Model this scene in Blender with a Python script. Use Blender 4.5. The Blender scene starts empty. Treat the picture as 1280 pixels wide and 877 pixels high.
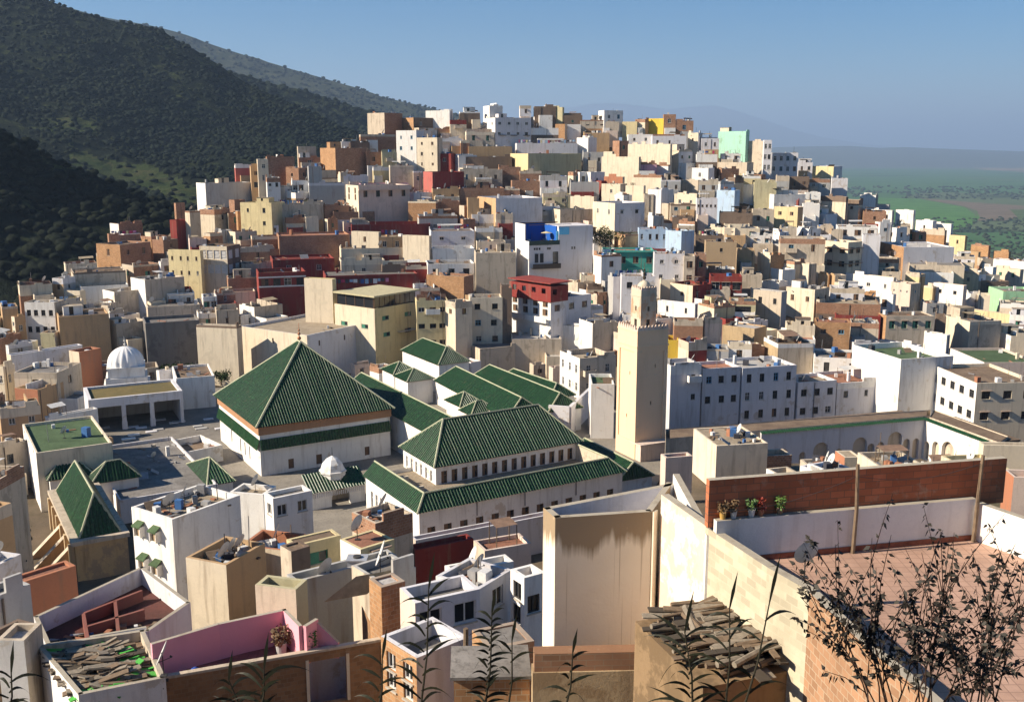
import bpy, math, random
import numpy as np
from mathutils import Vector, Matrix
R = math.radians
rng = random.Random(7)
scene = bpy.context.scene
COL = scene.collection
# ------------------------------------------------------------------ camera model (metres, eye at the origin)
F, CX, CY = 1260.0, 640.0, 438.5; SY = F/985.; TH = math.atan((438.5-187.)/F)
ct, st = math.cos(TH), math.sin(TH)
def ray(px, py):
    u = (px-CX)/F; v = (CY-py)/F
    return Vector((u, ct+v*st, -st+v*ct))
def atY(px, py, Y):
    d = ray(px, py); return d*(Y/d.y)
def atz(px, py, z):
    d = ray(px, py); return d*(z/d.z)
def kz(py):
    v = (CY-py)/F; return (-st+v*ct)/(ct+v*st)
def proj(p):
    t = p[1]*ct-p[2]*st
    return CX+F*p[0]/t, CY-F*(p[1]*st+p[2]*ct)/t
def solve_w(C, d, px, z):
    """length w so that C+w*d (at height z) shows at column px"""
    u = (px-CX)/F
    den = d[0]-u*d[1]*ct
    return (u*(C[1]*ct-z*st)-C[0])/den if abs(den) > 1e-6 else 8.0
# ------------------------------------------------------------------ tagging
def tag(o, label=None, cat=None, group=None, kind=None):
    if label: o['label'] = label
    if cat: o['category'] = cat
    if group: o['group'] = group
    if kind: o['kind'] = kind
    return o
def empty(name, loc, rz=0):
    o = bpy.data.objects.new(name, None); COL.objects.link(o)
    o.location = loc; o.rotation_euler = (0, 0, rz); o.empty_display_size = .5
    return o
def link(name, me, parent=None, loc=None, rz=None):
    o = bpy.data.objects.new(name, me); COL.objects.link(o)
    if parent is not None: o.parent = parent
    if loc is not None: o.location = loc
    if rz is not None: o.rotation_euler = (0, 0, rz)
    return o
# ------------------------------------------------------------------ materials
MATS = {}
def newmat(name):
    m = bpy.data.materials.new(name); m.use_nodes = True
    nt = m.node_tree; nt.nodes.clear()
    out = nt.nodes.new('ShaderNodeOutputMaterial'); b = nt.nodes.new('ShaderNodeBsdfPrincipled')
    nt.links.new(b.outputs[0], out.inputs[0])
    return m, nt, b
class NT:
    def __init__(s, nt): s.nt = nt
    def n(s, t, **k):
        n = s.nt.nodes.new(t)
        for a, v in k.items(): setattr(n, a, v)
        return n
    def l(s, a, b): s.nt.links.new(a, b)
    def math(s, op, a, b=None, c=None):
        n = s.n('ShaderNodeMath', operation=op)
        for i, x in enumerate((a, b, c)):
            if x is None: continue
            if isinstance(x, (int, float)): n.inputs[i].default_value = x
            else: s.l(x, n.inputs[i])
        return n.outputs[0]
    def mix(s, fac, a, b, mode='MIX'):
        n = s.n('ShaderNodeMix', data_type='RGBA', blend_type=mode)
        if isinstance(fac, (int, float)): n.inputs[0].default_value = fac
        else: s.l(fac, n.inputs[0])
        for i, x in ((6, a), (7, b)):
            if isinstance(x, tuple): n.inputs[i].default_value = (*x[:3], 1)
            else: s.l(x, n.inputs[i])
        return n.outputs[2]
    def ramp(s, fac, p0, p1, lo=0., hi=1.):
        n = s.n('ShaderNodeMapRange'); n.clamp = True
        s.l(fac, n.inputs[0])
        n.inputs[1].default_value = p0; n.inputs[2].default_value = p1
        n.inputs[3].default_value = lo; n.inputs[4].default_value = hi
        return n.outputs[0]
    def noise(s, vec, scale, detail=4, rough=.55):
        n = s.n('ShaderNodeTexNoise'); n.inputs['Scale'].default_value = scale
        n.inputs['Detail'].default_value = detail; n.inputs['Roughness'].default_value = rough
        s.l(vec, n.inputs['Vector']); return n.outputs[0]
    def pos(s): return s.n('ShaderNodeNewGeometry').outputs['Position']
    def scaled(s, vec, v):
        n = s.n('ShaderNodeVectorMath', operation='MULTIPLY'); s.l(vec, n.inputs[0]); n.inputs[1].default_value = v
        return n.outputs[0]
    def bump(s, h, b, strength=.4, dist=.05):
        n = s.n('ShaderNodeBump'); n.inputs['Strength'].default_value = strength; n.inputs['Distance'].default_value = dist
        s.l(h, n.inputs['Height']); s.l(n.outputs[0], b.inputs['Normal'])
    def facade_uv(s):
        """(along the wall, up, 0) from position and true normal"""
        g = s.n('ShaderNodeNewGeometry')
        c = s.n('ShaderNodeVectorMath', operation='CROSS_PRODUCT'); s.l(g.outputs['True Normal'], c.inputs[0]); c.inputs[1].default_value = (0, 0, 1)
        d = s.n('ShaderNodeVectorMath', operation='DOT_PRODUCT'); s.l(c.outputs[0], d.inputs[0]); s.l(g.outputs['Position'], d.inputs[1])
        sp = s.n('ShaderNodeSeparateXYZ'); s.l(g.outputs['Position'], sp.inputs[0])
        cb = s.n('ShaderNodeCombineXYZ'); s.l(d.outputs['Value'], cb.inputs[0]); s.l(sp.outputs[2], cb.inputs[1])
        return cb.outputs[0]
def stucco(name, col, dirt=.5, stain=(.20, .15, .10), patch=0.0, patchcol=None, var=.10):
    """limewash / cement render with weather stains; the tone differs a little from object to object"""
    if name in MATS: return MATS[name]
    m, nt, b = newmat(name); g = NT(nt); p = g.pos()
    oi = g.n('ShaderNodeObjectInfo').outputs['Random']
    c = g.mix(g.ramp(oi, 0, 1, 0, .9*var*3), col, tuple(x*.62 for x in col))
    n1 = g.noise(p, .55, 5, .6)
    c = g.mix(g.ramp(n1, .35, .75, 0, .55*dirt), c, tuple(x*.7+s*.15 for x, s in zip(col, stain)))
    st_ = g.noise(g.scaled(p, (1.6, 1.6, .16)), 1.0, 4, .65)
    c = g.mix(g.ramp(st_, .52, .78, 0, .85*dirt), c, stain)
    n2 = g.noise(p, 6.0, 4, .7)
    c = g.mix(g.ramp(n2, .5, .8, 0, .4*dirt), c, tuple(x*.55 for x in col))
    if patch:
        n3 = g.noise(p, .35, 6, .7)
        c = g.mix(g.ramp(n3, .62-.2*patch, .66-.2*patch, 0, 1), c, patchcol or tuple(x*.6 for x in col))
    g.l(c, b.inputs['Base Color']); b.inputs['Roughness'].default_value = .92
    b.inputs['Specular IOR Level'].default_value = .2
    g.bump(g.noise(p, 9, 5, .7), b, .35, .04)
    MATS[name] = m; return m
def brickmat(name, col, mortar=(.42, .36, .29), bw=.32, bh=.21, plaster=0.0):
    if name in MATS: return MATS[name]
    m, nt, b = newmat(name); g = NT(nt); p = g.pos(); uv = g.facade_uv()
    t = g.n('ShaderNodeTexBrick'); g.l(uv, t.inputs['Vector'])
    t.inputs['Scale'].default_value = 1; t.inputs['Brick Width'].default_value = bw; t.inputs['Row Height'].default_value = bh
    t.inputs['Mortar Size'].default_value = .012; t.inputs['Bias'].default_value = -.1
    t.inputs['Color1'].default_value = (*col, 1); t.inputs['Color2'].default_value = (*[x*.6 for x in col], 1)
    t.inputs['Mortar'].default_value = (*mortar, 1)
    c = g.mix(g.ramp(g.noise(p, .6, 5, .65), .4, .75, 0, .7), t.outputs[0], tuple(x*.5 for x in col))
    c = g.mix(g.ramp(g.noise(p, 2.2, 5, .7), .58, .72, 0, .5+plaster), c, (.40, .31, .22))
    oi = g.n('ShaderNodeObjectInfo').outputs['Random']
    c = g.mix(g.ramp(oi, 0, 1, 0, .35), c, tuple(x*.45 for x in col))
    g.l(c, b.inputs['Base Color']); b.inputs['Roughness'].default_value = .95
    b.inputs['Specular IOR Level'].default_value = .15
    g.bump(g.math('ADD', t.outputs['Fac'], g.math('MULTIPLY', g.noise(p, 14, 4), -1.2)), b, -.5, .03)
    MATS[name] = m; return m
def plain(name, col, rough=.6, metal=0., spec=.3, noise=.25, scale=3.):
    if name in MATS: return MATS[name]
    m, nt, b = newmat(name); g = NT(nt)
    c = g.mix(g.ramp(g.noise(g.pos(), scale, 4, .65), .35, .7, 0, noise*2), col, tuple(x*.5 for x in col))
    g.l(c, b.inputs['Base Color']); b.inputs['Roughness'].default_value = rough
    b.inputs['Metallic'].default_value = metal; b.inputs['Specular IOR Level'].default_value = spec
    MATS[name] = m; return m
def roofmat(name, c1, c2, scale=.5):
    if name in MATS: return MATS[name]
    m, nt, b = newmat(name); g = NT(nt); p = g.pos()
    oi = g.n('ShaderNodeObjectInfo').outputs['Random']
    c = g.mix(g.ramp(g.noise(p, scale, 6, .7), .35, .65), c1, c2)
    c = g.mix(g.ramp(oi, 0, 1, 0, .45), c, tuple(x*.5 for x in c2))
    c = g.mix(g.ramp(g.noise(p, 4, 5, .75), .52, .7, 0, .6), c, tuple(x*.35 for x in c2))
    g.l(c, b.inputs['Base Color']); b.inputs['Roughness'].default_value = .95
    b.inputs['Specular IOR Level'].default_value = .15
    g.bump(g.noise(p, 8, 5, .7), b, .4, .05)
    MATS[name] = m; return m
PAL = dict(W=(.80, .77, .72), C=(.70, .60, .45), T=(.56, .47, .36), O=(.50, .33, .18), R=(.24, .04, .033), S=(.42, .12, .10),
           G=(.44, .43, .41), L=(.66, .64, .65), Y=(.66, .55, .31), V=(.50, .45, .28), M=(.36, .63, .49), U=(.42, .54, .68),  # L doubles as white with the blue of shade mixed in
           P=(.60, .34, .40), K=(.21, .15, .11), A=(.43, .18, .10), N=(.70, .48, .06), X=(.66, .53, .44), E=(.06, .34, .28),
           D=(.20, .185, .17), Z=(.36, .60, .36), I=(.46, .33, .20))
CNAME = dict(W='white', C='cream', T='tan', O='ochre', B='bare brick', R='maroon', S='salmon red', G='grey', L='greyish white', Y='pale yellow',
             V='olive yellow', M='mint green', U='pale blue', P='pink', K='dark brown', A='terracotta', N='bright yellow', X='pinkish cream',
             E='teal', D='dark grey', Z='light green', F='rubble stone', Q='orange brick', I='sandy brown')
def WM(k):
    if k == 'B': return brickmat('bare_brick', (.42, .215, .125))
    if k == 'Q': return brickmat('orange_brick', (.50, .27, .13), (.45, .36, .24))  # also stands for the sunlit side of bare brick walls
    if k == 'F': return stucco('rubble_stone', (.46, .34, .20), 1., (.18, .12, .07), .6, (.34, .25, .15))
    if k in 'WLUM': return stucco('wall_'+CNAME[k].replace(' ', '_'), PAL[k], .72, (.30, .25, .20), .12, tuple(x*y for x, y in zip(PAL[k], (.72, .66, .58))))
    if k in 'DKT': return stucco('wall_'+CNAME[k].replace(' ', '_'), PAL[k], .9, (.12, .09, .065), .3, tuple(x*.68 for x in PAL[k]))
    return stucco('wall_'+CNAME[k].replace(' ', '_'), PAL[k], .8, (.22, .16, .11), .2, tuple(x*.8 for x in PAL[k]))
RPAL = dict(g=((.27, .25, .23), (.16, .145, .13)), b=((.26, .19, .13), (.15, .105, .075)), a=((.40, .19, .12), (.25, .12, .08)),
            w=((.60, .57, .53), (.42, .39, .36)), j=((.10, .15, .075), (.065, .10, .05)), c=((.46, .38, .28), (.30, .24, .17)), r=((.24, .05, .04), (.13, .03, .025)))
def RM(k): return roofmat('roof_surface_'+k, *RPAL[k])
def glass():
    if 'pane' in MATS: return MATS['pane']
    m, nt, b = newmat('window_glass_dark'); b.inputs['Base Color'].default_value = (.018, .02, .024, 1); b.inputs['Roughness'].default_value = .12
    MATS['pane'] = m; return m
# ------------------------------------------------------------------ mesh builder
class MB:
    def __init__(s): s.v = []; s.f = []; s.m = []
    def poly(s, pts, m=0):
        i = len(s.v); s.v += [tuple(p) for p in pts]; s.f.append(tuple(range(i, i+len(pts)))); s.m.append(m)
    def box(s, x0, x1, y0, y1, z0, z1, m=0, bottom=True):
        i = len(s.v)
        s.v += [(x, y, z) for z in (z0, z1) for y in (y0, y1) for x in (x0, x1)]
        fs = [(0, 1, 5, 4), (1, 3, 7, 5), (3, 2, 6, 7), (2, 0, 4, 6), (4, 5, 7, 6)]
        if bottom: fs.append((0, 2, 3, 1))
        s.f += [tuple(i+k for k in f) for f in fs]; s.m += [m]*len(fs)
    def obox(s, c, ax, ay, az, m=0):
        """box from a centre and three half-axis vectors"""
        c = Vector(c); i = len(s.v)
        for k in (-1, 1):
            for j in (-1, 1):
                for l in (-1, 1): s.v.append(tuple(c+ax*l+ay*j+az*k))
        fs = [(0, 1, 5, 4), (1, 3, 7, 5), (3, 2, 6, 7), (2, 0, 4, 6), (4, 5, 7, 6), (0, 2, 3, 1)]
        s.f += [tuple(i+k for k in f) for f in fs]; s.m += [m]*6
    def tube(s, pts, r0, r1=None, n=6, m=0, cap=True):
        r1 = r0 if r1 is None else r1; pts = [Vector(p) for p in pts]; k = len(pts); base = len(s.v)
        for i, p in enumerate(pts):
            t = (pts[min(i+1, k-1)]-pts[max(i-1, 0)]).normalized()
            a = t.orthogonal().normalized() if i == 0 else (a-t*a.dot(t)).normalized()
            b = t.cross(a); r = r0+(r1-r0)*i/max(k-1, 1)
            for j in range(n):
                an = 2*math.pi*j/n; s.v.append(tuple(p+a*(r*math.cos(an))+b*(r*math.sin(an))))
        for i in range(k-1):
            for j in range(n):
                s.f.append((base+i*n+j, base+i*n+(j+1) % n, base+(i+1)*n+(j+1) % n, base+(i+1)*n+j)); s.m.append(m)
        if cap:
            s.f.append(tuple(base+j for j in range(n))); s.f.append(tuple(base+(k-1)*n+j for j in range(n))); s.m += [m, m]
    def lathe(s, prof, n=16, c=(0, 0, 0), m=0, lobes=0, amp=0.):
        base = len(s.v)
        for r, z in prof:
            for j in range(n):
                a = 2*math.pi*j/n; q = r*(1+(amp*(abs(math.sin(a*lobes/2))-.6) if lobes else 0))
                s.v.append((c[0]+q*math.cos(a), c[1]+q*math.sin(a), c[2]+z))
        for i in range(len(prof)-1):
            for j in range(n):
                s.f.append((base+i*n+j, base+i*n+(j+1) % n, base+(i+1)*n+(j+1) % n, base+(i+1)*n+j)); s.m.append(m)
    def wall(s, o, ud, w, z0, z1, n, holes=(), rec=.18, m=0, mr=None):
        """vertical wall from o along ud (2D unit), outward normal n (2D); holes (u0,u1,z0,z1) are real openings with reveals"""
        mr = m if mr is None else mr
        us = sorted({0., w, *[x for h in holes for x in (h[0], h[1])]}); zs = sorted({z0, z1, *[x for h in holes for x in (h[2], h[3])]})
        P = lambda u, z, d=0.: (o[0]+ud[0]*u-n[0]*d, o[1]+ud[1]*u-n[1]*d, z)
        for a, b in zip(us, us[1:]):
            for c, d in zip(zs, zs[1:]):
                mu, mz = (a+b)/2, (c+d)/2
                if any(h[0] < mu < h[1] and h[2] < mz < h[3] for h in holes): continue
                s.poly([P(a, c), P(b, c), P(b, d), P(a, d)], m)
        for u0, u1, a, b in holes:
            s.poly([P(u0, a), P(u1, a), P(u1, a, rec), P(u0, a, rec)], mr); s.poly([P(u0, b), P(u1, b), P(u1, b, rec), P(u0, b, rec)], mr)
            s.poly([P(u0, a), P(u0, b), P(u0, b, rec), P(u0, a, rec)], mr); s.poly([P(u1, a), P(u1, b), P(u1, b, rec), P(u1, a, rec)], mr)
    def mesh(s, name, mats, smooth=False):
        me = bpy.data.meshes.new(name); me.from_pydata(s.v, [], s.f)
        for x in (mats if isinstance(mats, (list, tuple)) else [mats]): me.materials.append(x)
        me.polygons.foreach_set('material_index', s.m)
        if smooth: me.polygons.foreach_set('use_smooth', [True]*len(s.f))
        me.update(); return me
    def build(s, name, mats, parent=None, loc=None, rz=None, smooth=False):
        return link(name, s.mesh(name, mats, smooth), parent, loc, rz)
def arch_wall(name, w, h, arches, mat, thick=.4, pts=10):
    """wall in local xz (front at y=0, thickness to +y) with arched openings (cx, half width, spring height, base, pointed)"""
    import bmesh
    bm = bmesh.new()
    def loop(ps):
        vs = [bm.verts.new((x, 0, z)) for x, z in ps]
        for i in range(len(vs)): bm.edges.new((vs[i], vs[(i+1) % len(vs)]))
    loop([(0, 0), (w, 0), (w, h), (0, h)]); loops = []
    for cx, hw, sp, b0, pt in arches:
        ps = [(cx-hw, b0), (cx+hw, b0)]
        for i in range(pts+1):
            a = math.pi*i/pts
            ps.append((cx+hw*1.0*math.cos(a), sp+hw*pt*math.sin(a)**.85))
        loop(ps); loops.append(ps)
    bmesh.ops.triangle_fill(bm, use_beauty=True, edges=bm.edges[:], normal=(0, -1, 0))
    me = bpy.data.meshes.new(name); bm.to_mesh(me); bm.free()
    mb = MB(); 
    for v in me.vertices: mb.v.append(tuple(v.co))
    n0 = len(mb.v)
    for p in me.polygons: mb.f.append(tuple(p.vertices)); mb.m.append(0)
    mb.v += [(x, thick, z) for x, y, z in mb.v[:n0]]
    for p in me.polygons: mb.f.append(tuple(n0+i for i in reversed(p.vertices))); mb.m.append(0)
    for ps in loops+[[(0, 0), (w, 0), (w, h), (0, h)]]:
        for i in range(len(ps)):
            a, b = ps[i], ps[(i+1) % len(ps)]
            mb.poly([(a[0], 0, a[1]), (b[0], 0, b[1]), (b[0], thick, b[1]), (a[0], thick, a[1])])
    return mb.mesh(name, mat)
# ------------------------------------------------------------------ glazed tile roofs: real half-round ribs running down the slope
def tilemat():
    if 'tile' in MATS: return MATS['tile']
    m, nt, b = newmat('green_glazed_tile'); g = NT(nt); p = g.pos()
    sp = g.n('ShaderNodeSeparateXYZ'); g.l(p, sp.inputs[0])
    course = g.math('FRACT', g.math('MULTIPLY', sp.outputs[2], 4.2))
    c = g.mix(g.ramp(g.noise(p, 3.2, 3, .8), .3, .7), (.005, .030, .009), (.034, .150, .046))
    v = g.n('ShaderNodeTexVoronoi'); v.inputs['Scale'].default_value = 3.4; g.l(p, v.inputs['Vector'])
    c = g.mix(g.ramp(v.outputs['Distance'], .1, .55, 0, .8), c, (.008, .032, .010))
    c = g.mix(g.ramp(g.noise(p, .8, 5, .7), .56, .72, 0, .6), c, (.075, .085, .04))
    g.l(c, b.inputs['Base Color']); b.inputs['Roughness'].default_value = .42; b.inputs['Specular IOR Level'].default_value = .35
    g.bump(course, b, .55, .05)
    MATS['tile'] = m; return m
def tile_slope(mb, A, B, Cc, D, pitch=.36, amp=.11, m=0):
    """eave A->B, top D->C (D above A). ribs run from eave to top"""
    A, B, Cc, D = map(Vector, (A, B, Cc, D)); L = (B-A).length; eu = (B-A)/L
    mid = (Cc+D)/2-A; ev = mid-eu*mid.dot(eu); V = ev.length; ev /= V; nn = eu.cross(ev)
    if nn.z < 0: nn = -nn
    ud, uc = (D-A).dot(eu), (Cc-A).dot(eu)
    k = 5; n = max(int(L/pitch), 2); pt = L/n; prev = None
    jr = random.Random(int(L*1000)); ja = [1+jr.uniform(-.12, .12) for _ in range(n+1)]; jd = [jr.uniform(0, .02) for _ in range(n+1)]
    for i in range(n*k+1):
        u = L*i/(n*k); fr = (i % k)/k
        off = (amp*ja[i//k]*math.sqrt(max(0, 1-(2*fr/.8-1)**2)) if fr < .8 else 0)+jd[i//k]*(fr < .8)
        vm = V
        if u < ud: vm = min(vm, V*u/max(ud, 1e-6))
        if u > uc: vm = min(vm, V*(L-u)/max(L-uc, 1e-6))
        vm = max(vm, .001)
        lo = 0.
        if ud < 0 and uc < 0: pass
        q = (tuple(A+eu*u+nn*off), tuple(A+eu*u+ev*vm+nn*off))
        if prev: mb.poly([prev[0], q[0], q[1], prev[1]], m)
        prev = q
def hip_roof(parent, w, d, z, rise, hipx=None, over=.35, pitch=.36, ridge_along='x', cap=.14, name='roof'):
    """roof over the local rectangle [0,w]x[0,d]; hipx = horizontal run of the hip ends (0 = gable)"""
    x0, x1, y0, y1 = -over, w+over, -over, d+over
    if ridge_along == 'x':
        h = (y1-y0)/2 if hipx is None else hipx
        r0, r1 = Vector((x0+h, (y0+y1)/2, z+rise)), Vector((x1-h, (y0+y1)/2, z+rise))
        if (r1-r0).x < 0: r0 = r1 = (r0+r1)/2
    else:
        h = (x1-x0)/2 if hipx is None else hipx
        r0, r1 = Vector(((x0+x1)/2, y0+h, z+rise)), Vector(((x0+x1)/2, y1-h, z+rise))
        if (r1-r0).y < 0: r0 = r1 = (r0+r1)/2
    a, b, c, d_ = Vector((x0, y0, z)), Vector((x1, y0, z)), Vector((x1, y1, z)), Vector((x0, y1, z))
    mb = MB()
    if ridge_along == 'x':
        tile_slope(mb, a, b, r1, r0, pitch); tile_slope(mb, c, d_, r0, r1, pitch)
        tile_slope(mb, b, c, r1, r1, pitch); tile_slope(mb, d_, a, r0, r0, pitch)
        hips = [(a, r0), (d_, r0), (b, r1), (c, r1)]
    else:
        tile_slope(mb, a, b, r0, r0, pitch); tile_slope(mb, c, d_, r1, r1, pitch)
        tile_slope(mb, b, c, r1, r0, pitch); tile_slope(mb, d_, a, r0, r1, pitch)
        hips = [(a, r0), (b, r0), (c, r1), (d_, r1)]
    # eave board closing the underside
    mb.poly([a+Vector((0, 0, -.02)), b+Vector((0, 0, -.02)), c+Vector((0, 0, -.02)), d_+Vector((0, 0, -.02))], 1)
    o = mb.build(name, [tilemat(), plain('eave_timber', (.22, .13, .07), .8)], parent)
    cp = MB()
    for p, q in hips+([(r0, r1)] if (r1-r0).length > .1 else []):
        cp.tube([p+Vector((0, 0, .05)), q+Vector((0, 0, .08))], cap, cap, 6)
    cp.build('ridge_cap', plain('ridge_mortar', (.40, .40, .27), .8), o)
    return o
# ------------------------------------------------------------------ windows (shared meshes)
WMESH = {}
FRAMES = dict(w=(.62, .60, .57), b=(.16, .09, .05), g=(.05, .20, .13), u=(.12, .36, .55), k=(.05, .045, .04))
def window_mesh(w, h, kind='b', door=False):
    key = (round(w, 2), round(h, 2), kind, door)
    if key in WMESH: return WMESH[key]
    mb = MB(); t = .07 if w > .5 else .05
    mb.poly([(0, .03, 0), (w, .03, 0), (w, .03, h), (0, .03, h)], 0 if not door else 1)
    mb.box(0, t, -.03, .03, 0, h, 1); mb.box(w-t, w, -.03, .03, 0, h, 1)
    mb.box(t, w-t, -.03, .03, h-t, h, 1); mb.box(t, w-t, -.03, .03, 0, t, 1)
    if not door:
        mb.box(w/2-.03, w/2+.03, -.025, .029, t, h-t, 1)
        if h > 1: mb.box(t, w/2-.03, -.02, .028, h*.6, h*.6+.05, 1); mb.box(w/2+.03, w-t, -.02, .028, h*.6, h*.6+.05, 1)
    else:
        for a in (.15, .55): mb.box(w*.18, w*.82, -.02, .029, h*a, h*(a+.3), 1)
    if not door and w > .45: mb.box(-.05, w+.05, -.17, .02, -.07, -.004, 2)
    if not door and kind in 'bg' and w > .7: mb.box(t, w*.5, -.035, -.024, t, h-t, 1)
    me = mb.mesh('door' if door else 'window', [glass(), plain('joinery_'+kind, FRAMES[kind], .6), plain('sill_render', (.45, .40, .33), .9)])
    WMESH[key] = me; return me
# ------------------------------------------------------------------ terrain of the town
def _tab(rows, zfix=None):
    out = []
    for r in rows:
        px, py = r[0], r[1]; k = kz(py); Y = zfix/k if zfix else r[2]*SY
        d = ray(px, py); out.append((d.x/d.y, Y, k*Y))
    return out
BASE = _tab([(-300, 600), (0, 545), (150, 485), (300, 475), (450, 475), (640, 475), (740, 490), (840, 530), (1000, 520), (1160, 510), (1280, 500), (1600, 500)], -41.)
CREST = _tab([(-300, 560, 125), (-120, 470, 140), (0, 402, 152), (100, 332, 185), (200, 287, 205), (300, 217, 235), (390, 192, 250), (470, 174, 260), (640, 172, 265), (850, 172, 262),
              (960, 207, 258), (1040, 230, 250), (1100, 267, 242), (1180, 296, 236), (1280, 338, 226), (1450, 420, 200), (1700, 520, 150)])
def _lerp(tab, a):
    xs = [t[0] for t in tab]
    return float(np.interp(a, xs, [t[1] for t in tab])), float(np.interp(a, xs, [t[2] for t in tab]))
def Hslope(x, Y):
    """height of the ground at (x, Y)"""
    a = x/max(Y, .1)
    Y0, z0 = _lerp(BASE, a); Y1, z1 = _lerp(CREST, a)
    if Y >= Y1: return z1-(Y-Y1)*.40
    if Y >= Y0: return z0+(z1-z0)*(Y-Y0)/max(Y1-Y0, 1)
    if Y < 114 and a > .115:
        k = min(1, (a-.115)/.06); k = k*k*(3-2*k); m_ = min(1, (114-Y)/14); r_ = 9.5*k*m_*(1 if Y > 60 else max(0, (Y-30)/30))
    else: r_ = 0
    if Y >= 92: return -41.+r_
    if Y >= 10: return r_-41+(92-Y)*.335-5*math.sin(math.pi*(92-Y)/82)
    return -13.5+(10-max(Y, 2.6))*1.6
def cast(px, py, lo=70., hi=430.):
    d = ray(px, py); d = d/d.y; prev = lo
    Y = lo
    while Y < hi:
        if d.z*Y <= Hslope(d.x*Y, Y):
            a, b = prev, Y
            for _ in range(20):
                m = (a+b)/2
                if d.z*m <= Hslope(d.x*m, m): b = m
                else: a = m
            return d*b
        prev = Y; Y += 1.5
    Y1, z1 = _lerp(CREST, d.x)
    return d*Y1
def build_terrain():
    A = np.linspace(-1.6, 1.6, 150); Ys = np.concatenate([np.linspace(1.0, 90, 50), np.linspace(92, 420, 140), np.linspace(428, 900, 40)])
    mb = MB()
    for Y in Ys:
        for a in A:
            z = Hslope(a*Y, Y)
            if Y > 128: z -= 2.6
            if Y > 130: z += .15*math.sin(a*57+Y*.31)
            if Y < 3: z -= (3-Y)*1.5
            mb.v.append((a*Y, Y, z))
    n = len(A)
    for i in range(len(Ys)-1):
        for j in range(n-1): mb.f.append((i*n+j, i*n+j+1, (i+1)*n+j+1, (i+1)*n+j)); mb.m.append(0)
    tag(mb.build('town_ground', roofmat('dusty_earth', (.17, .13, .09), (.09, .07, .045), .15), smooth=True), kind='structure')
build_terrain()
# ------------------------------------------------------------------ houses
HOUSES = []          # dicts used for labels afterwards
def parse(o):
    r = {}
    for t in (o or '').split():
        if t[0] in 'wv' and 'x' in t[1:]:
            a = t[1:].split('x'); r[t[0]] = (int(a[0]), int(a[1]))
        elif t[0] in 'YdpzT' and t[1:].replace('.', '').replace('-', '').isdigit(): r[t[0]] = float(t[1:])
        elif t.startswith('ph'): r['phi'] = float(t[2:])
        elif t[0] == 'S': a = t[1:].split('x'); r['S'] = (float(a[0]), float(a[1]))
        elif t[0] == 'r' and len(t) == 2: r['roof'] = t[1]
        elif t[0] == 'f' and len(t) == 2: r['frame'] = t[1]
        else: r[t] = True
    return r
def fit(xl, xc, xr, yt, yb, Y=None, z=None, phi=None, zt=None, d=None):
    C = atY(xc, yb, Y*SY) if Y else (atz(xc, yb, z) if z is not None else cast(xc, yb))
    a = math.atan2(C.x, C.y); L, Rr = xc-xl, xr-xc
    if phi is None:
        if L <= 1: rel = 3
        elif Rr <= 1: rel = min(80, 78+math.degrees(a))
        else: rel = min(62, max(22, math.degrees(math.atan2(L, Rr))))
        ph = R(rel)-a
    else: ph = R(phi)
    zt = kz(yt)*C.y if zt is None else zt
    d1 = (math.cos(ph), math.sin(ph)); d2 = (-math.sin(ph), math.cos(ph))
    wr = solve_w(C, d1, xr, zt) if Rr > 1 else None
    wl = solve_w(C, d2, xl, zt) if L > 1 else None
    if wr is None: wr = min(8, max(4, wl*.7))
    if wl is None: wl = min(10, max(5, wr*.8))
    if wr < 1.2 or wr > 45: wr = max(1.2, min(abs(wr), 45))
    if wl < 1.2 or wl > 30: wl = max(1.2, min(abs(wl), 30))
    if d and L <= 1: wl = d
    return dict(C=C, phi=ph, wr=wr, wl=wl, zt=zt, d1=d1, d2=d2)
SIZES = [(.9, 1.2), (.8, 1.0), (1.1, 1.3), (.7, .9)]
def grid_holes(spec, w, z0, z1, size, jit=.3, strict=False):
    """holes laid out in columns x rows, leaving a margin"""
    c, r = spec; out = []; H_ = z1-z0
    for i in range(c):
        for j in range(r):
            if c*r > 2 and not strict and rng.random() < .18: continue
            sw, sh = size
            if not strict: k_ = rng.choice([.7, .85, 1, 1, 1.1]); sw *= k_; sh *= rng.choice([.75, .9, 1, 1.1, 1.25])
            sw = min(sw, w/(c+.6)); sh = min(sh, H_/(r+.35)); sw, sh = round(sw*10)/10, round(sh*10)/10
            u = w*(i+.5)/c-sw/2+(rng.random()-.5)*jit*min(1, w/c-sw); z = z0+H_*(j+.52)/r-sh/2
            out.append((max(.1, u), min(w-.1, max(.1, u)+sw), z, z+sh))
    return out
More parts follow.
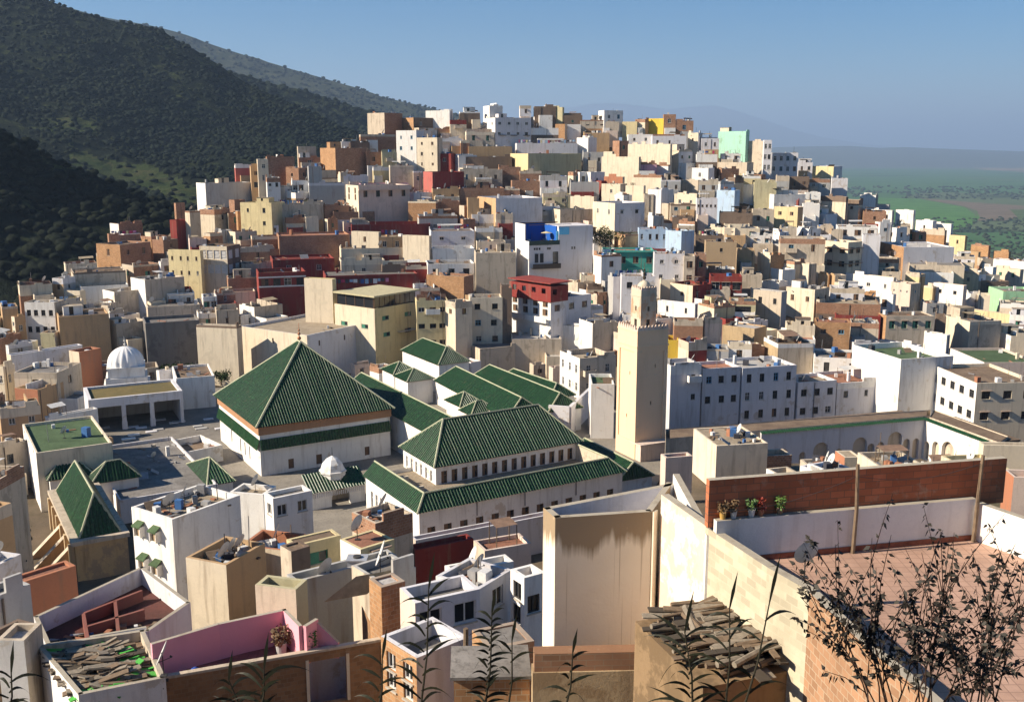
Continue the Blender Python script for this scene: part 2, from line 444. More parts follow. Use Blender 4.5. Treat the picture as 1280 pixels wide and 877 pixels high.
def house(xl, xc, xr, yt, yb, cols, opts='', label=None, name=None):
    o = parse(opts)
    if 'T' in o: o['Y'] = o['T']/kz(yt)/SY
    f = fit(xl, xc, xr, yt, yb, o.get('Y'), o.get('z'), o.get('phi'), d=o.get('d'))
    C, wr, wl, zt = f['C'], f['wr'], f['wl'], f['zt']
    cl, cr = (cols.split('/')+[cols])[:2]  # the two tones often put sun and shade into one wall's colour
    root = empty(name or 'house', (C.x, C.y, C.z), f['phi'])
    zt -= C.z                                       # local height of the wall top
    if zt < 2.2: zt = 2.2
    ph = o.get('p', rng.choice([.35, .5, .6, .8, 1.0])); ph = min(ph, zt*.4); tk = .2; zb = -4.5 if C.y > 110 else -10
    frame = o.get('frame', rng.choice('bbbkwwg'))
    size = o.get('S', rng.choice(SIZES))
    vis = zt-ph*.6
    spec_r, spec_l = o.get('w'), o.get('v')
    if spec_r is None and 'blank' not in o and xr-xc > 9 and vis > 2.2 and rng.random() < .75:
        spec_r = (max(1, min(4, int(wr/rng.uniform(2.6, 4.5)))), 2 if vis > 6 else 1)
    if spec_l is None and 'blank' not in o and xc-xl > 9 and vis > 2.2 and rng.random() < .65:
        spec_l = (max(1, min(4, int(wl/rng.uniform(3, 5)))), 2 if vis > 6 else 1)
    z_lo = max(.5, vis-3.*((spec_r or spec_l or (1, 1))[1])-.3)
    hr = grid_holes(spec_r, wr, z_lo, vis, size, strict='S' in o) if spec_r else []
    hl = grid_holes(spec_l, wl, z_lo, vis, size, strict='S' in o) if spec_l else []
    mb = MB()
    up, zu = None, zt
    if label is None and 'nb' not in o and rng.random() < .45:
        zu = max([h_[3] for h_ in hr+hl]+[zt-rng.choice([.5, .8, 1.1, 1.6, 2.3])])+.1
        if zu < zt-.3: up = rng.choice(dict(W='WWCTB', C='CTWBR', T='TBCKW', O='BTC', B='TCB', L='WGT', G='TLB').get(cr, 'WCTB'))
        else: zu = zt
    for a_, u_, w_, n_, h_, k_ in (((0, 0), (1, 0), wr, (0, -1), hr, 0), ((0, wl), (0, -1), wl, (-1, 0), hl, 1), ((wr, 0), (0, 1), wl, (1, 0), (), 0), ((wr, wl), (-1, 0), wr, (0, 1), (), 1)):
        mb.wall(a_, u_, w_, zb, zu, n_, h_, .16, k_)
        if up: mb.wall(a_, u_, w_, zu, zt, n_, (), .16, 2)
    zr = zt-ph                                      # parapet: top ring and inner faces
    X0, X1, Y0, Y1 = tk, wr-tk, tk, wl-tk
    for q in ([(0, 0), (wr, 0), (X1, Y0), (X0, Y0)], [(wr, 0), (wr, wl), (X1, Y1), (X1, Y0)], [(wr, wl), (0, wl), (X0, Y1), (X1, Y1)], [(0, wl), (0, 0), (X0, Y0), (X0, Y1)]):
        mb.poly([(x, y, zt) for x, y in q], 0)
    mb.wall((X0, Y0), (1, 0), X1-X0, zr-.2, zt, (0, 1), m=0); mb.wall((X0, Y1), (1, 0), X1-X0, zr-.2, zt, (0, -1), m=0)
    mb.wall((X0, Y0), (0, 1), Y1-Y0, zr-.2, zt, (1, 0), m=0); mb.wall((X1, Y0), (0, 1), Y1-Y0, zr-.2, zt, (-1, 0), m=0)
    if 'hut' in o or label is None:                 # stepped and patched parapets
        for _ in range(rng.choice([0, 1, 1, 2, 3])):
            L_ = rng.uniform(.8, 2.4); hh_ = rng.uniform(.2, .75); k_ = rng.choice([0, 0, 1])
            if k_ == 0 and wr > L_+.5: u = rng.uniform(.0, wr-L_); mb.box(u, u+L_, .004, tk-.004, zt, zt+hh_, 2 if up else 0, False)
            elif wl > L_+.5: u = rng.uniform(.0, wl-L_); mb.box(.004, tk-.004, u, u+L_, zt, zt+hh_, 2 if up else 1, False)
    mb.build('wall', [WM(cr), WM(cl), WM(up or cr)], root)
    rf = MB(); rf.poly([(X0, Y0, zr), (X1, Y0, zr), (X1, Y1, zr), (X0, Y1, zr)])
    rf.build('roof', RM(o.get('roof', rng.choice('gggbbcwa'))), root)
    for (u0, u1, a, b) in hr:
        door = (b-a) > 1.7
        link('door' if door else 'window', window_mesh(u1-u0, b-a, frame if rng.random() < .75 else rng.choice('bwku'), door), root, (u0, .11, a))
    for (u0, u1, a, b) in hl:
        door = (b-a) > 1.7
        link('door' if door else 'window', window_mesh(u1-u0, b-a, frame, door), root, (.11, wl-u0, a), -math.pi/2)
    # roof room, chimney, awnings
    if 'hut' in o or ('nohut' not in o and wr > 4.2 and wl > 4.2 and rng.random() < .5):
        hw, hd, hh = rng.uniform(2., min(3.9, wr*.6)), rng.uniform(2., min(3.4, wl*.55)), rng.uniform(1.5, 2.3)
        hx, hy = rng.uniform(.4, max(.5, wr-hw-.5)), wl-hd-.35
        hm = MB(); dh = [(hw*.3, hw*.3+.75, zr+.05, zr+1.75)] if rng.random() < .7 else [(hw*.35, hw*.35+.6, zr+.8, zr+1.5)]
        hm.wall((hx, hy), (1, 0), hw, zr, zr+hh, (0, -1), dh, .25, 0); hm.wall((hx, hy+hd), (0, -1), hd, zr, zr+hh, (-1, 0), m=0)
        hm.wall((hx+hw, hy), (0, 1), hd, zr, zr+hh, (1, 0), m=0); hm.wall((hx+hw, hy+hd), (-1, 0), hw, zr, zr+hh, (0, 1), m=0)
        hm.poly([(hx-.12, hy-.15, zr+hh), (hx+hw+.12, hy-.15, zr+hh), (hx+hw+.12, hy+hd+.1, zr+hh), (hx-.12, hy+hd+.1, zr+hh)], 1)
        for u0, u1, a, b in dh: hm.poly([(hx+u0, hy+.24, a), (hx+u1, hy+.24, a), (hx+u1, hy+.24, b), (hx+u0, hy+.24, b)], 2)
        hm.build('stair_room', [WM(rng.choice([cl, cr, 'W', 'C', 'T'])), RM(rng.choice('gbc')), glass()], root)
    if label is None and o.get('T') is None and o.get('Y') is None and wr > 3.6 and rng.random() < .85:
        an = MB(); aw, ad, ah = rng.uniform(2.0, wr*.92), rng.uniform(1.8, 4.6), rng.uniform(.6, max(1.0, min(zt*.55, 3.2))); ax = rng.choice([.15, wr-aw-.15, rng.uniform(.1, wr-aw)]); q_ = .16
        an.wall((ax, -ad), (1, 0), aw, zb, ah, (0, -1)); an.wall((ax, 0), (0, -1), ad, zb, ah, (-1, 0)); an.wall((ax+aw, -ad), (0, 1), ad, zb, ah, (1, 0))
        an.wall((ax+q_, -ad+q_), (1, 0), aw-2*q_, ah-.6, ah, (0, 1)); an.wall((ax+q_, -ad+q_), (0, 1), ad-q_, ah-.6, ah, (1, 0)); an.wall((ax+aw-q_, -ad+q_), (0, 1), ad-q_, ah-.6, ah, (-1, 0))
        for q in ([(ax, -ad), (ax+aw, -ad), (ax+aw-q_, -ad+q_), (ax+q_, -ad+q_)], [(ax, -ad), (ax+q_, -ad+q_), (ax+q_, -.003), (ax, -.003)], [(ax+aw, -ad), (ax+aw-q_, -ad+q_), (ax+aw-q_, -.003), (ax+aw, -.003)]): an.poly([(*p_, ah) for p_ in q])
        an.poly([(ax+q_, -ad+q_, ah-.45), (ax+aw-q_, -ad+q_, ah-.45), (ax+aw-q_, -.003, ah-.45), (ax+q_, -.003, ah-.45)], 1)
        an.build('annex', [WM(rng.choice('WCTTBWCRGOLX')), RM(rng.choice('gbcaw'))], root)
    if rng.random() < .3 and wr > 3:
        cm = MB(); cx, cy = rng.uniform(.5, wr-.9), rng.uniform(wl*.3, wl-.7)
        cm.box(cx, cx+.45, cy, cy+.45, zr, zr+rng.uniform(.9, 1.5)); cm.build('chimney', WM(rng.choice([cr, 'C', 'T', 'W'])), root)
    if label is None:
        if rng.random() < .4 and wr > 4 and wl > 4:          # low wall dividing the roof
            x = rng.uniform(wr*.3, wr*.7); dm = MB(); dm.box(x, x+.16, tk+.003, wl-tk-.003, zr, zt+rng.uniform(.1, .9)) if rng.random() < .6 else dm.box(tk+.003, wr-tk-.003, wl*.5, wl*.5+.16, zr, zt+rng.uniform(.1, 1.2))
            dm.build('roof_wall', WM(rng.choice([cr, cl, 'W', 'C', 'B'])), root)
    if (label is None or 'T' in o) and '|' not in (label or ''):
        if rng.random() < .45 and wr > 3.5:          # sloping sheet shelter
            lw_, ld_ = rng.uniform(1.6, wr*.6), rng.uniform(1.4, max(1.5, wl*.5)); x, y, z = rng.uniform(.2, wr-lw_-.2), rng.uniform(.2, max(.3, wl-ld_-.2)), zr+rng.uniform(1.2, 1.9); dz = rng.uniform(-.5, .5); lm_ = MB()
            lm_.poly([(x, y, z), (x+lw_, y, z+dz*.3), (x+lw_, y+ld_, z+dz), (x, y+ld_, z+dz*.8)])
            for px_, py_ in ((x+.05, y+.05), (x+lw_-.05, y+.05), (x+.05, y+ld_-.05), (x+lw_-.05, y+ld_-.05)): lm_.tube([(px_, py_, zr), (px_, py_, z+min(0, dz)-.02)], .04, None, 4, 1)
            lm_.build('sheet_shelter', [rng.choice([plain('rusty_sheet', (.36, .29, .19), .7, noise=.4, scale=2), plain('pale_sheet', (.55, .54, .52), .6, noise=.3, scale=2), plain('brown_sheet', (.24, .15, .10), .8, noise=.4, scale=2)]), plain('old_wood', (.20, .14, .09), .85, noise=.4, scale=5)], root)
    if label is None:
        if hr and rng.random() < .25 and wr > 4:      # balcony
            u0, u1, a, b = rng.choice(hr); bm_ = MB(); x0_, x1_ = max(.1, u0-.7), min(wr-.1, u1+.7); bm_.box(x0_, x1_, -.95, -.003, a-.35, a-.2); bm_.box(x0_, x1_, -.95, -.88, a-.2, a+.65); bm_.box(x0_, x0_+.07, -.88, -.003, a-.2, a+.65); bm_.box(x1_-.07, x1_, -.88, -.003, a-.2, a+.65)
            bm_.build('balcony', WM(rng.choice([cr, 'W', 'C', 'T'])), root)
        if rng.random() < .35:
            x = rng.uniform(.3, wr-.3); pm_ = MB(); pm_.tube([(x, -.07, zt-.2), (x, -.07, -3)], .06, None, 5); pm_.build('downpipe', plain('pipe_brown', (.16, .12, .09), .7), root)
    if rng.random() < .25 and hr:
        for u0, u1, a, b in hr[:3]: am = MB(); am.box(u0-.12, u1+.12, -.32, -.003, b+.04, b+.12); am.build('window_hood', plain('hood_render', (.33, .24, .18), .9), root)
    h = dict(root=root, px=(xl+xr)/2, py=(yt+yb)/2, top=yt, bot=yb, xl=xl, xr=xr, cl=cl, cr=cr, wr=wr, wl=wl, zt=zt, zr=zr, nr=len(hr), nl=len(hl), f=f, label=None, short=None,
             lit=(xc-xl) > (xr-xc), wl_px=xc-xl, wr_px=xr-xc)
    if label:
        if '|' in label: h['short'], label = label.split('|')
        h['label'] = label
    HOUSES.append(h); return h
# every house of the hillside, row by row: left edge, near corner, right edge, top, foot (photo pixels), wall colours left/right (often the sunlit and shaded tone of one wall), options, label
_T = """
245 258 315 229 256 W/G blank p.5;long grey wall|long grey-walled house with a white roof edge at the town's upper left rim
295 295 316 207 226 S blank nohut
324 324 335 199 246 C w1x2 nohut d4;slim cream tower|slim cream tower house with a big paned window beside a blank ochre wall
315 315 325 208 243 O w1x2 nohut d5
335 335 350 222 256 W w2x1;
335 335 368 196 228 B blank
373 373 395 183 200 T blank nohut;
374 374 400 197 210 B
357 374 386 210 233 B/B nohut
366 366 387 226 250 W w3x1 nohut fb;
387 387 402 208 249 G blank nohut
249 269 287 262 286 C/T w1x1 rg
231 239 250 264 298 C/T blank nohut;
212 222 232 275 302 R blank nohut;red cube|small blank maroon cube below the tan tower near the left rim
219 221 231 254 276 B blank nohut
302 302 339 253 291 Y w2x2 ph-16 fk;cracked yellow house|weathered pale yellow house with a cracked wall and dark windows
337 337 348 282 294 W nohut w1x1
285 295 321 290 308 C/T w2x1 nohut
348 348 400 256 286 T w1x1 nohut
358 358 382 272 291 C blank nohut
383 383 398 272 293 C blank
350 350 437 295 327 B blank nohut p.4;long brick wall|long house with a blank bare brick wall above the red cafe
316 316 349 296 320 B blank nohut
206 213 250 312 360 Y/Y ph-15 w4x2 S.5x.9 blankl;long yellow flank|pale yellow house with rows of tiny windows beside the teal glazed one
249 286 300 308 357 C/K v4x2 S1.9x1.9 fw nohut;teal glazed house|cream house with four tall teal framed windows along its lit flank
286 286 326 348 369 T blank
300 300 343 310 331 B w1x1 nohut;
303 303 342 330 349 T w2x1 nohut
299 319 353 384 409 W/T blank nohut
272 272 298 388 418 T w1x1 nohut p.9
249 249 272 392 414 T w1x1 nohut
255 255 271 371 394 W w2x1 nohut
210 210 243 367 388 W w2x1 p1
223 223 240 362 378 R blank nohut
128 145 184 365 396 W/T blank nohut p.7;big brown wall|tall house with a huge blank brown wall and white roof edge
163 184 230 350 394 W/T blank nohut p.4
185 185 249 404 453 D blank nohut;sooty ruin|soot-dark ruined house with rusty sheets lying over its roof
245 299 302 408 470 C/T blank nohut p.3;
300 386 472 419 477 C/L w3x1 v1x1 nohut p.5 S.4x1.0 rc;flat white hall|wide low house with a bluish white wall and three slits behind the great pyramid roof
26 26 65 357 378 B blank nohut
65 81 94 348 378 O/G w1x1 nohut
94 94 157 341 372 T blank nohut p.3
83 83 121 330 347 B blank nohut
120 152 188 306 338 Q/B v1x1 nohut;brick block|square bare brick house with one lit face high on the left edge
137 137 175 294 309 B blank
137 150 178 280 306 W/B blank nohut
152 168 200 332 354 T/B w1x1 nohut
30 72 80 378 428 W/T v4x2 nohut S.8x1.1 p.8;curved white house|long white two-storey house with a row of small windows at the left edge
72 72 104 378 396 C blank nohut p.7
103 103 128 386 400 T blank nohut
77 77 136 396 440 O blank p.4;wide ochre wall|house with a broad blank ochre wall above the ribbed dome
50 70 77 416 440 V/T blank nohut
6 6 22 384 422 O blank nohut
16 21 31 396 427 C/O v1x2 nohut
-12 0 8 398 422 Y/Y v2x1 nohut
131 148 185 405 440 C/T blank hut
118 136 159 382 400 T/T blank nohut
138 138 155 390 408 W w1x1 S.8x1.9 nohut
9 12 40 432 448 W/G w1x1 nohut
8 16 103 444 470 C/L blank p.3 rw;long pale terrace|long low house with a pale grey wall in front of the ochre one
86 102 126 440 480 C/A blank nohut;terracotta wall|house with a blank terracotta side wall beside the ribbed dome
17 75 101 466 514 C/T w1x1 nohut p.5
18 50 79 487 522 A/O blank nohut
-5 7 18 458 492 C/C v1x1 nohut
5 5 50 512 568 O w2x1 nohut p.4 rc
-30 -4 6 500 560 C/T nohut
-40 0 26 424 442 B/B blank nohut
58 64 122 522 562 C/W blank nohut p.4 rc d9
459 481 503 141 169 T/B blank nohut p.3;brick tower|tan and dark brick tower house at the left end of the skyline
496 517 554 147 163 Q/K w2x1 nohut
451 451 494 168 183 B blank nohut
427 427 450 177 188 W w1x1 nohut
400 420 458 185 217 Q/B blank p.3;orange flank|brick house with a bright orange lit flank and grey tarpaulin roof
438 438 462 178 191 K blank nohut
458 458 477 190 210 B w1x1
478 478 496 190 213 V w1x1 nohut
495 521 530 163 209 W/L v2x2 nohut fu;blue window house|tall white house with a blue framed window left of the red cube house
521 547 553 172 214 C/T v2x3 nohut p.4
521 521 546 163 178 G blank nohut
547 564 569 192 214 R/R v1x1 nohut;little red cube|small maroon cube house under the white roofs of the skyline
547 547 562 177 193 G blank nohut
552 552 577 173 191 W blank nohut
548 548 565 161 173 O blank nohut
563 563 583 150 176 C w1x1 nohut
532 562 566 138 152 W/L blank nohut
380 384 420 213 229 B blank nohut p.3
387 387 430 229 254 G blank nohut p.4
488 488 517 207 235 T blank nohut p.3
517 517 528 214 237 T w1x1 nohut
529 541 580 215 248 S/R blank nohut p.9;salmon flank|house with a salmon red lit flank and a maroon roof wall
541 541 574 236 255 O w2x1 nohut
432 449 512 232 277 C/X w4x1 S1.1x1.6 p.9 nohut fb;mauve balcony house|mauve rendered house with four brown windows under a pink upper floor
451 451 511 230 246 P w4x1 nohut
467 467 488 209 225 Y blank
418 440 447 254 268 W/G blank nohut
380 380 404 252 280 T blank nohut
604 619 664 147 184 W/L w4x2 p.4 hut S1.0x.9;white hilltop block|big white block crowning the hilltop with bluish shaded front and three hooded windows
604 612 613 132 160 W/W blank nohut ph20
650 650 664 132 150 L w1x1 nohut
663 668 694 146 162 W/C blank nohut
668 668 695 133 149 K blank nohut
687 703 705 134 150 V/V blank nohut
663 663 704 160 178 K blank nohut
694 706 709 155 178 Q/T blank nohut
704 704 728 144 162 K w1x1
725 725 762 150 167 T w2x1 hut
732 732 755 157 170 Q blank nohut
730 730 762 166 180 O blank
721 735 746 172 192 W/W blank nohut
586 586 640 183 198 O blank nohut p.3;ochre terrace wall|low house with a long blank ochre wall below the white hilltop block
582 582 640 196 213 K blank nohut
638 660 727 192 224 Y/V blank nohut p.3;olive slab|house with a huge blank olive wall and bright pale yellow left side
646 646 722 179 196 L blank nohut p.6
640 640 675 226 245 B blank
650 650 677 214 230 B blank nohut
675 675 709 220 244 L w2x1 S.8x1.5
575 575 630 235 254 B blank
630 630 650 236 252 B blank nohut
575 575 628 212 232 T w3x1
624 624 651 209 228 K blank nohut
595 595 615 222 238 T w1x1 nohut
560 560 582 221 235 W blank
575 575 600 140 157 K blank hut
583 583 618 165 185 T w2x1 S.9x1.6
594 594 620 157 168 W blank nohut
576 576 587 176 197 B blank nohut
679 679 714 243 258 V w2x1 nohut
713 742 746 246 268 C/T blank nohut
713 713 749 228 248 G blank nohut
729 729 756 190 210 G w2x1
748 755 779 138 154 W/W v1x1 nohut;white skyline cube|white blind cube alone on the skyline left of the yellow blocks
757 757 774 152 168 T blank nohut
778 796 797 152 167 Y/Y blank nohut
794 806 811 149 168 C/O blank nohut
810 829 831 148 170 N/N blank nohut;bright yellow block|bright yellow blank block on the skyline beside dark brick
829 829 845 143 170 B w1x1 nohut
844 844 867 151 170 B w1x1
785 785 815 168 182 W w2x1 nohut
815 815 858 170 190 L w3x1
820 820 832 182 198 C w1x1 nohut
785 837 839 180 214 C/T blank nohut
832 848 866 188 210 C/L w2x1 v1x1
860 872 878 166 194 C/L v1x1 nohut
876 876 899 173 196 L w2x1 nohut
898 931 937 164 202 M/M blank p.4 hut;mint house|tall blank mint green house at the right end of the skyline
901 901 926 192 205 W w2x1 nohut
897 933 942 203 222 T/T blank nohut p.3
870 870 897 193 217 K blank
865 885 893 210 227 W/L v1x1 nohut
752 798 801 196 224 C/T blank hut
798 798 821 204 222 P blank nohut
820 835 838 206 217 W/G nohut
792 826 828 219 242 C/T blank nohut
810 826 842 237 260 L/L blank nohut
826 826 851 225 245 G w2x1
850 872 874 225 247 T/T blank nohut
873 873 898 226 248 G w2x1 ra p.3 nohut
755 778 780 221 237 A/T blank ra nohut
752 775 784 230 250 C/T v1x1 nohut
782 804 807 232 254 C/T blank nohut
768 779 790 244 262 W/W v1x1 nohut
805 805 817 243 260 T blank nohut
843 870 872 243 272 C/C v2x1
870 870 897 248 278 L w5x1 S.5x.6 nohut
896 917 925 238 274 U/U blank nohut p.3;blue house|pale blue house with a little white tower standing behind it
918 918 951 220 237 Y w2x1
936 953 955 176 210 T/T blank ra;
953 953 965 175 224 L w2x3 S.8x1.4 nohut d6;narrow white tower house|narrow white four-storey house right of the mint one
963 963 998 191 220 L w4x2 S.9x1.4 p.3;shaded white block|bluish white block with dark windows standing over the right slope
997 997 1016 203 218 L w2x1 hut
1013 1041 1053 208 228 Y/L blank nohut;lime house|pale lime yellow house on the right shoulder of the hill
1039 1039 1060 223 242 L blank nohut
942 942 971 228 250 V blank nohut
952 967 1007 243 260 W/W blank p.3
985 985 1012 221 240 K w2x1
1010 1010 1038 224 242 G w2x1
970 970 987 220 240 G blank
968 996 1004 259 286 Y/O v2x1 S1x.9 nohut p.2 rr;yellow and red house|yellow house with a red walled roof terrace on the right slope
970 997 1004 250 264 R/R blank nohut
1006 1006 1026 241 258 W blank
1003 1003 1025 255 274 W blank nohut
1025 1056 1058 246 274 C/T blank nohut
1055 1072 1079 250 279 C/T v1x1 nohut
1075 1094 1095 244 258 W/G blank
1089 1114 1118 263 282 W/L v2x1 nohut
900 900 941 266 286 K blank
940 940 968 262 286 T w2x1
537 537 538 290 291 R blank
440 440 538 281 300 R blank nohut p1.2;maroon roof wall|house with a jagged maroon roof wall above the cream twin fronts
439 474 476 290 324 C/T v1x1 nohut p.3
474 474 504 296 324 O w2x1 S.9x1.3 nohut p.2
503 537 539 295 335 C/T blank nohut p.3;tall cream front|tall blank cream front below the jagged maroon roof wall
427 427 506 311 334 C blank nohut p.3
427 427 481 326 350 T w1x1 hut
478 478 512 332 352 K blank
417 417 468 265 280 B blank nohut p.3
510 545 546 252 277 Q/B blank nohut
546 546 575 252 272 B blank nohut
524 524 572 270 290 G blank
539 539 593 289 314 L w2x1 S1x.7 p.3 nohut
541 541 593 311 334 W blank nohut p.9
535 535 593 330 356 W w3x1 S1.4x1.6 p.5 nohut;white balcony shop|white low house with three wide dark windows and washing on its front
508 508 537 333 352 R blank nohut
533 580 592 346 374 Q/B blank nohut p.2
597 620 678 248 288 O/L blank p1.0 nohut rw;lilac parapet house|wide house with a lilac white roof wall above an ochre flank
620 620 641 267 292 C blank nohut
585 585 599 248 284 O blank nohut
595 595 628 285 304 T blank p.3 nohut
596 596 632 302 318 C w1x1 nohut
595 595 645 316 358 T blank p.2;stained tan slab|house with a blank weather-stained tan wall left of the blue terrace
741 768 806 254 292 C/L w2x1 v2x1 nohut;tall pale house|tall pale house with a stained lit flank above the leafy bush
768 781 817 293 314 O/O blank nohut rj
798 798 835 286 314 U w4x1 S.6x1.2 p.3 nohut;
832 851 868 289 318 U/U blank nohut p.3;pale blue house|pale blue house with a row of small white roof arches
828 868 870 277 292 W/K blank nohut
840 840 868 271 284 K blank nohut
810 816 830 270 289 W/G blank
817 817 856 317 358 L w2x2 S.8x.8 p.3 nohut
854 854 869 320 358 T w1x2 nohut
868 868 883 318 356 B w1x1 nohut
881 881 921 302 337 I w1x1 p.3 nohut;long brown house|long windowless brown house with a white band at its foot
921 921 944 312 337 I blank nohut
881 881 919 336 352 W blank nohut
869 869 905 294 308 K blank
882 918 938 285 304 C/G blank nohut
937 937 966 294 308 W w2x1
887 887 928 345 374 R w3x1 S1.6x1.5 nohut fw;red glass room house|maroon house with a big glazed roof room on the right slope
947 962 981 319 344 C/Q blank nohut p.3
979 992 1006 327 350 C/T v1x1 nohut
997 1010 1021 330 354 C/T blank nohut
974 974 1032 298 332 T w2x1
928 978 981 306 320 W/L blank nohut p.3
975 975 996 285 300 G blank
995 1010 1026 286 302 L/W w1x1 nohut
1031 1058 1078 303 342 C/C v2x2 w2x2 S1.5x1.3 fb p.8 nohut;bay windowed house|cream corner house with two floors of wide windows on both faces
1076 1076 1101 294 342 L blank nohut d6
1046 1046 1098 283 300 W w3x1 S1.6x1.4 p.2 nohut
1057 1115 1118 347 374 W/C v3x1 nohut
952 973 985 353 368 W/T blank nohut
925 925 953 343 367 T blank
983 1017 1037 362 391 C/T w2x1 v2x1 hut
942 975 984 365 407 T/G v2x1 nohut;dark grey flank|tan and grey house with a tall shaded flank and two small windows
912 912 945 376 400 V w1x1 S3.6x1.6 fk nohut
873 892 919 383 405 C/V blank p.3
838 865 890 357 386 C/R w2x1 nohut
878 878 913 362 380 T blank nohut
822 868 872 380 402 W/L v2x1 rw p.2 nohut
800 820 844 399 430 W/W blank rw nohut
842 842 879 402 434 B blank nohut
875 880 903 400 434 W/X blank rw nohut
903 942 958 411 434 F/O blank p.2 rw nohut;rubble stone shed|long rubble stone house under a bright flat sheet roof
926 935 956 433 450 C/C nohut
955 971 1017 430 464 F/T blank p.3;
982 982 1019 406 432 C blank
973 993 998 415 434 W/W v2x1 nohut
834 834 849 425 444 N blank nohut;small yellow hut|small bright yellow house just right of the minaret
848 860 884 428 456 C/R blank nohut
882 882 911 436 454 G blank nohut
1018 1018 1063 402 434 Q w2x1 S1.0x.8 nohut p.2;orange brick house|orange brick house with two hooded windows and a small red door
1062 1062 1099 403 430 T blank nohut
1094 1106 1168 395 424 Q/T w4x1 S1.1x1.5 p.2 nohut rb;brown roofed range|long tan house with a brown sheet roof and four dark openings
1076 1094 1096 395 408 C/T blank nohut
1037 1037 1081 360 382 L w2x1
1043 1058 1060 354 374 C/T blank nohut
1023 1035 1039 343 356 O/O nohut blank
1080 1095 1097 368 382 Q/Q blank nohut
1114 1136 1151 355 390 X/T v3x1 S.4x.5 p.3 nohut
1095 1115 1117 368 392 W/W v1x1 nohut
1132 1148 1157 343 364 Y/O blank nohut
1020 1020 1101 378 394 K blank nohut
1100 1128 1193 309 337 Q/L blank p.3 nohut;grey barn|long blue-grey blank house like a barn with a brick end
1136 1136 1206 330 344 T blank p.2 nohut
1154 1197 1199 342 358 C/T blank p.3 nohut
1197 1222 1233 340 364 C/L v1x1
1167 1202 1209 357 387 W/X v2x1 nohut p.3;white arched terrace|white house with a shadowed arched terrace at the right
1155 1165 1170 358 374 Y/O blank nohut
1228 1240 1246 334 350 W/L blank
1240 1280 1290 327 347 W/L blank p.2
1244 1274 1280 337 352 C/T v2x1
1187 1205 1208 295 314 Y/O v1x1;little yellow house|little yellow house at the foot of the town's right rim
1150 1180 1183 288 302 Q/B blank
1145 1165 1171 276 292 W/L v1x1 nohut
1163 1188 1191 280 294 W/L blank
1120 1141 1144 263 277 W/L blank
1214 1235 1238 307 318 Q/B blank
1205 1222 1226 315 328 O/O blank nohut
1242 1260 1263 315 327 Q/O blank nohut
1192 1192 1219 320 334 L w2x1
1236 1252 1300 364 388 Z/Z blank rg p.5;light green house|light green walled house at the right edge of the picture
1249 1249 1300 379 396 C blank
1180 1210 1252 402 432 C/T blank p.3 hut
1203 1262 1266 393 412 Y/T blank
1261 1261 1300 393 414 L w2x1
1168 1168 1183 396 428 K blank nohut
1146 1182 1186 419 440 W/L blank nohut
1170 1192 1206 384 404 T/T blank
1066 1121 1192 449 520 W/W v0x0 blank p.9 rj nohut;big white cube|biggest white cube house with a green roof floor right of the arched window wall
1188 1226 1300 453 500 W/X blank p.4 rj nohut;green roofed house|white house with a bright green roof floor at the right edge
1165 1215 1300 479 548 W/C v5x2 w3x2 S1.3x1.2 p.5 rb nohut fk Y112;white hotel|white two-storey building with small windows beside the arcaded court
836 836 877 457 538 L w2x2 v0x0 p.7 nohut ph15 Y117 fk
876 876 926 461 537 L w3x2 p.5 nohut ph15 Y118.1 S.9x1.1 fk;triangle vent house|white house with small triangle vents near its roof behind the minaret
925 925 996 460 534 L w4x3 p.5 nohut ph15 Y119.3 S.8x1.3 fk;six arched windows|long bluish white house with rows of arched dark windows right of the minaret
995 995 1046 478 530 L w3x2 p.5 nohut ph15 Y121.2 S1.0x1.1 fk
1044 1044 1118 479 527 L w3x1 p.5 nohut ph15 Y122.7 fk
1015 1015 1082 446 500 W w2x1 p.4 nohut S.9x2.0 d8 Y131;arched window wall|white house with one tall arched dark window left of the big cube
522 522 560 376 452 Y w3x3 nohut fk S1.2x.9
556 570 590 378 458 C/C v1x1 w1x1 nohut p.4
588 588 628 372 442 C w2x3 S1.1x1.1 fk nohut p.4;balcony stack|narrow white house with dark windows and slab balconies left of the alley
627 627 640 360 440 K blank nohut
700 724 770 448 500 W/T v3x2 S.8x1.4 nohut p.9;
724 740 772 404 446 W/T blank nohut p.5
702 740 742 410 432 W/T blank nohut
640 640 702 424 452 T blank nohut p.3
560 600 690 436 462 T/T blank nohut p.3
1062 1066 1100 428 446 W/L blank nohut
1098 1146 1150 432 452 W/L blank nohut p.6
1240 1262 1310 420 440 W/C blank
325 325 382 341 386 R w4x1 S1.5x1.5 fw p.8 nohut;red cafe|maroon house with a row of four white framed windows left of the cream cafe
342 342 418 325 354 R w2x1 S1.1x1.2 fw nohut p.5 rr;long maroon upper house behind the maroon cafe and the cream cafe
380 418 420 349 430 C/Y blank nohut p.3;blank cream slab|tall blank cream slab end of the cafe with the glazed terrace
418 470 523 386 454 C/Y v2x1 w2x2 S1.8x.8 nohut p.9 fg;glazed terrace cafe|pale yellow corner cafe with a long dark glazed roof terrace
408 408 522 345 374 R blank nohut p.3;maroon washing wall|maroon house whose long wall carries a washing line behind the cafe
638 688 739 374 436 W/L v4x2 w3x1 S1.4x1.2 nohut p.4 fb;red topped house|white house with a maroon upper storey and shuttered windows left of the minaret
644 661 741 302 354 W/L blank nohut p.9 rg;blue terrace house|white house with a bright blue open roof terrace in the middle of the hill
742 751 777 319 366 W/W w1x1 nohut p.5;
753 754 819 314 352 W/E w4x1 S1.2x1.4 fb nohut p.4;teal house|teal fronted house with four square windows above the minaret's tip
776 776 819 345 398 L w2x1 nohut p.3
760 766 812 346 388 G/L blank nohut p.5
186 186 250 384 406 T blank nohut p.2
430 430 462 278 296 T w2x1
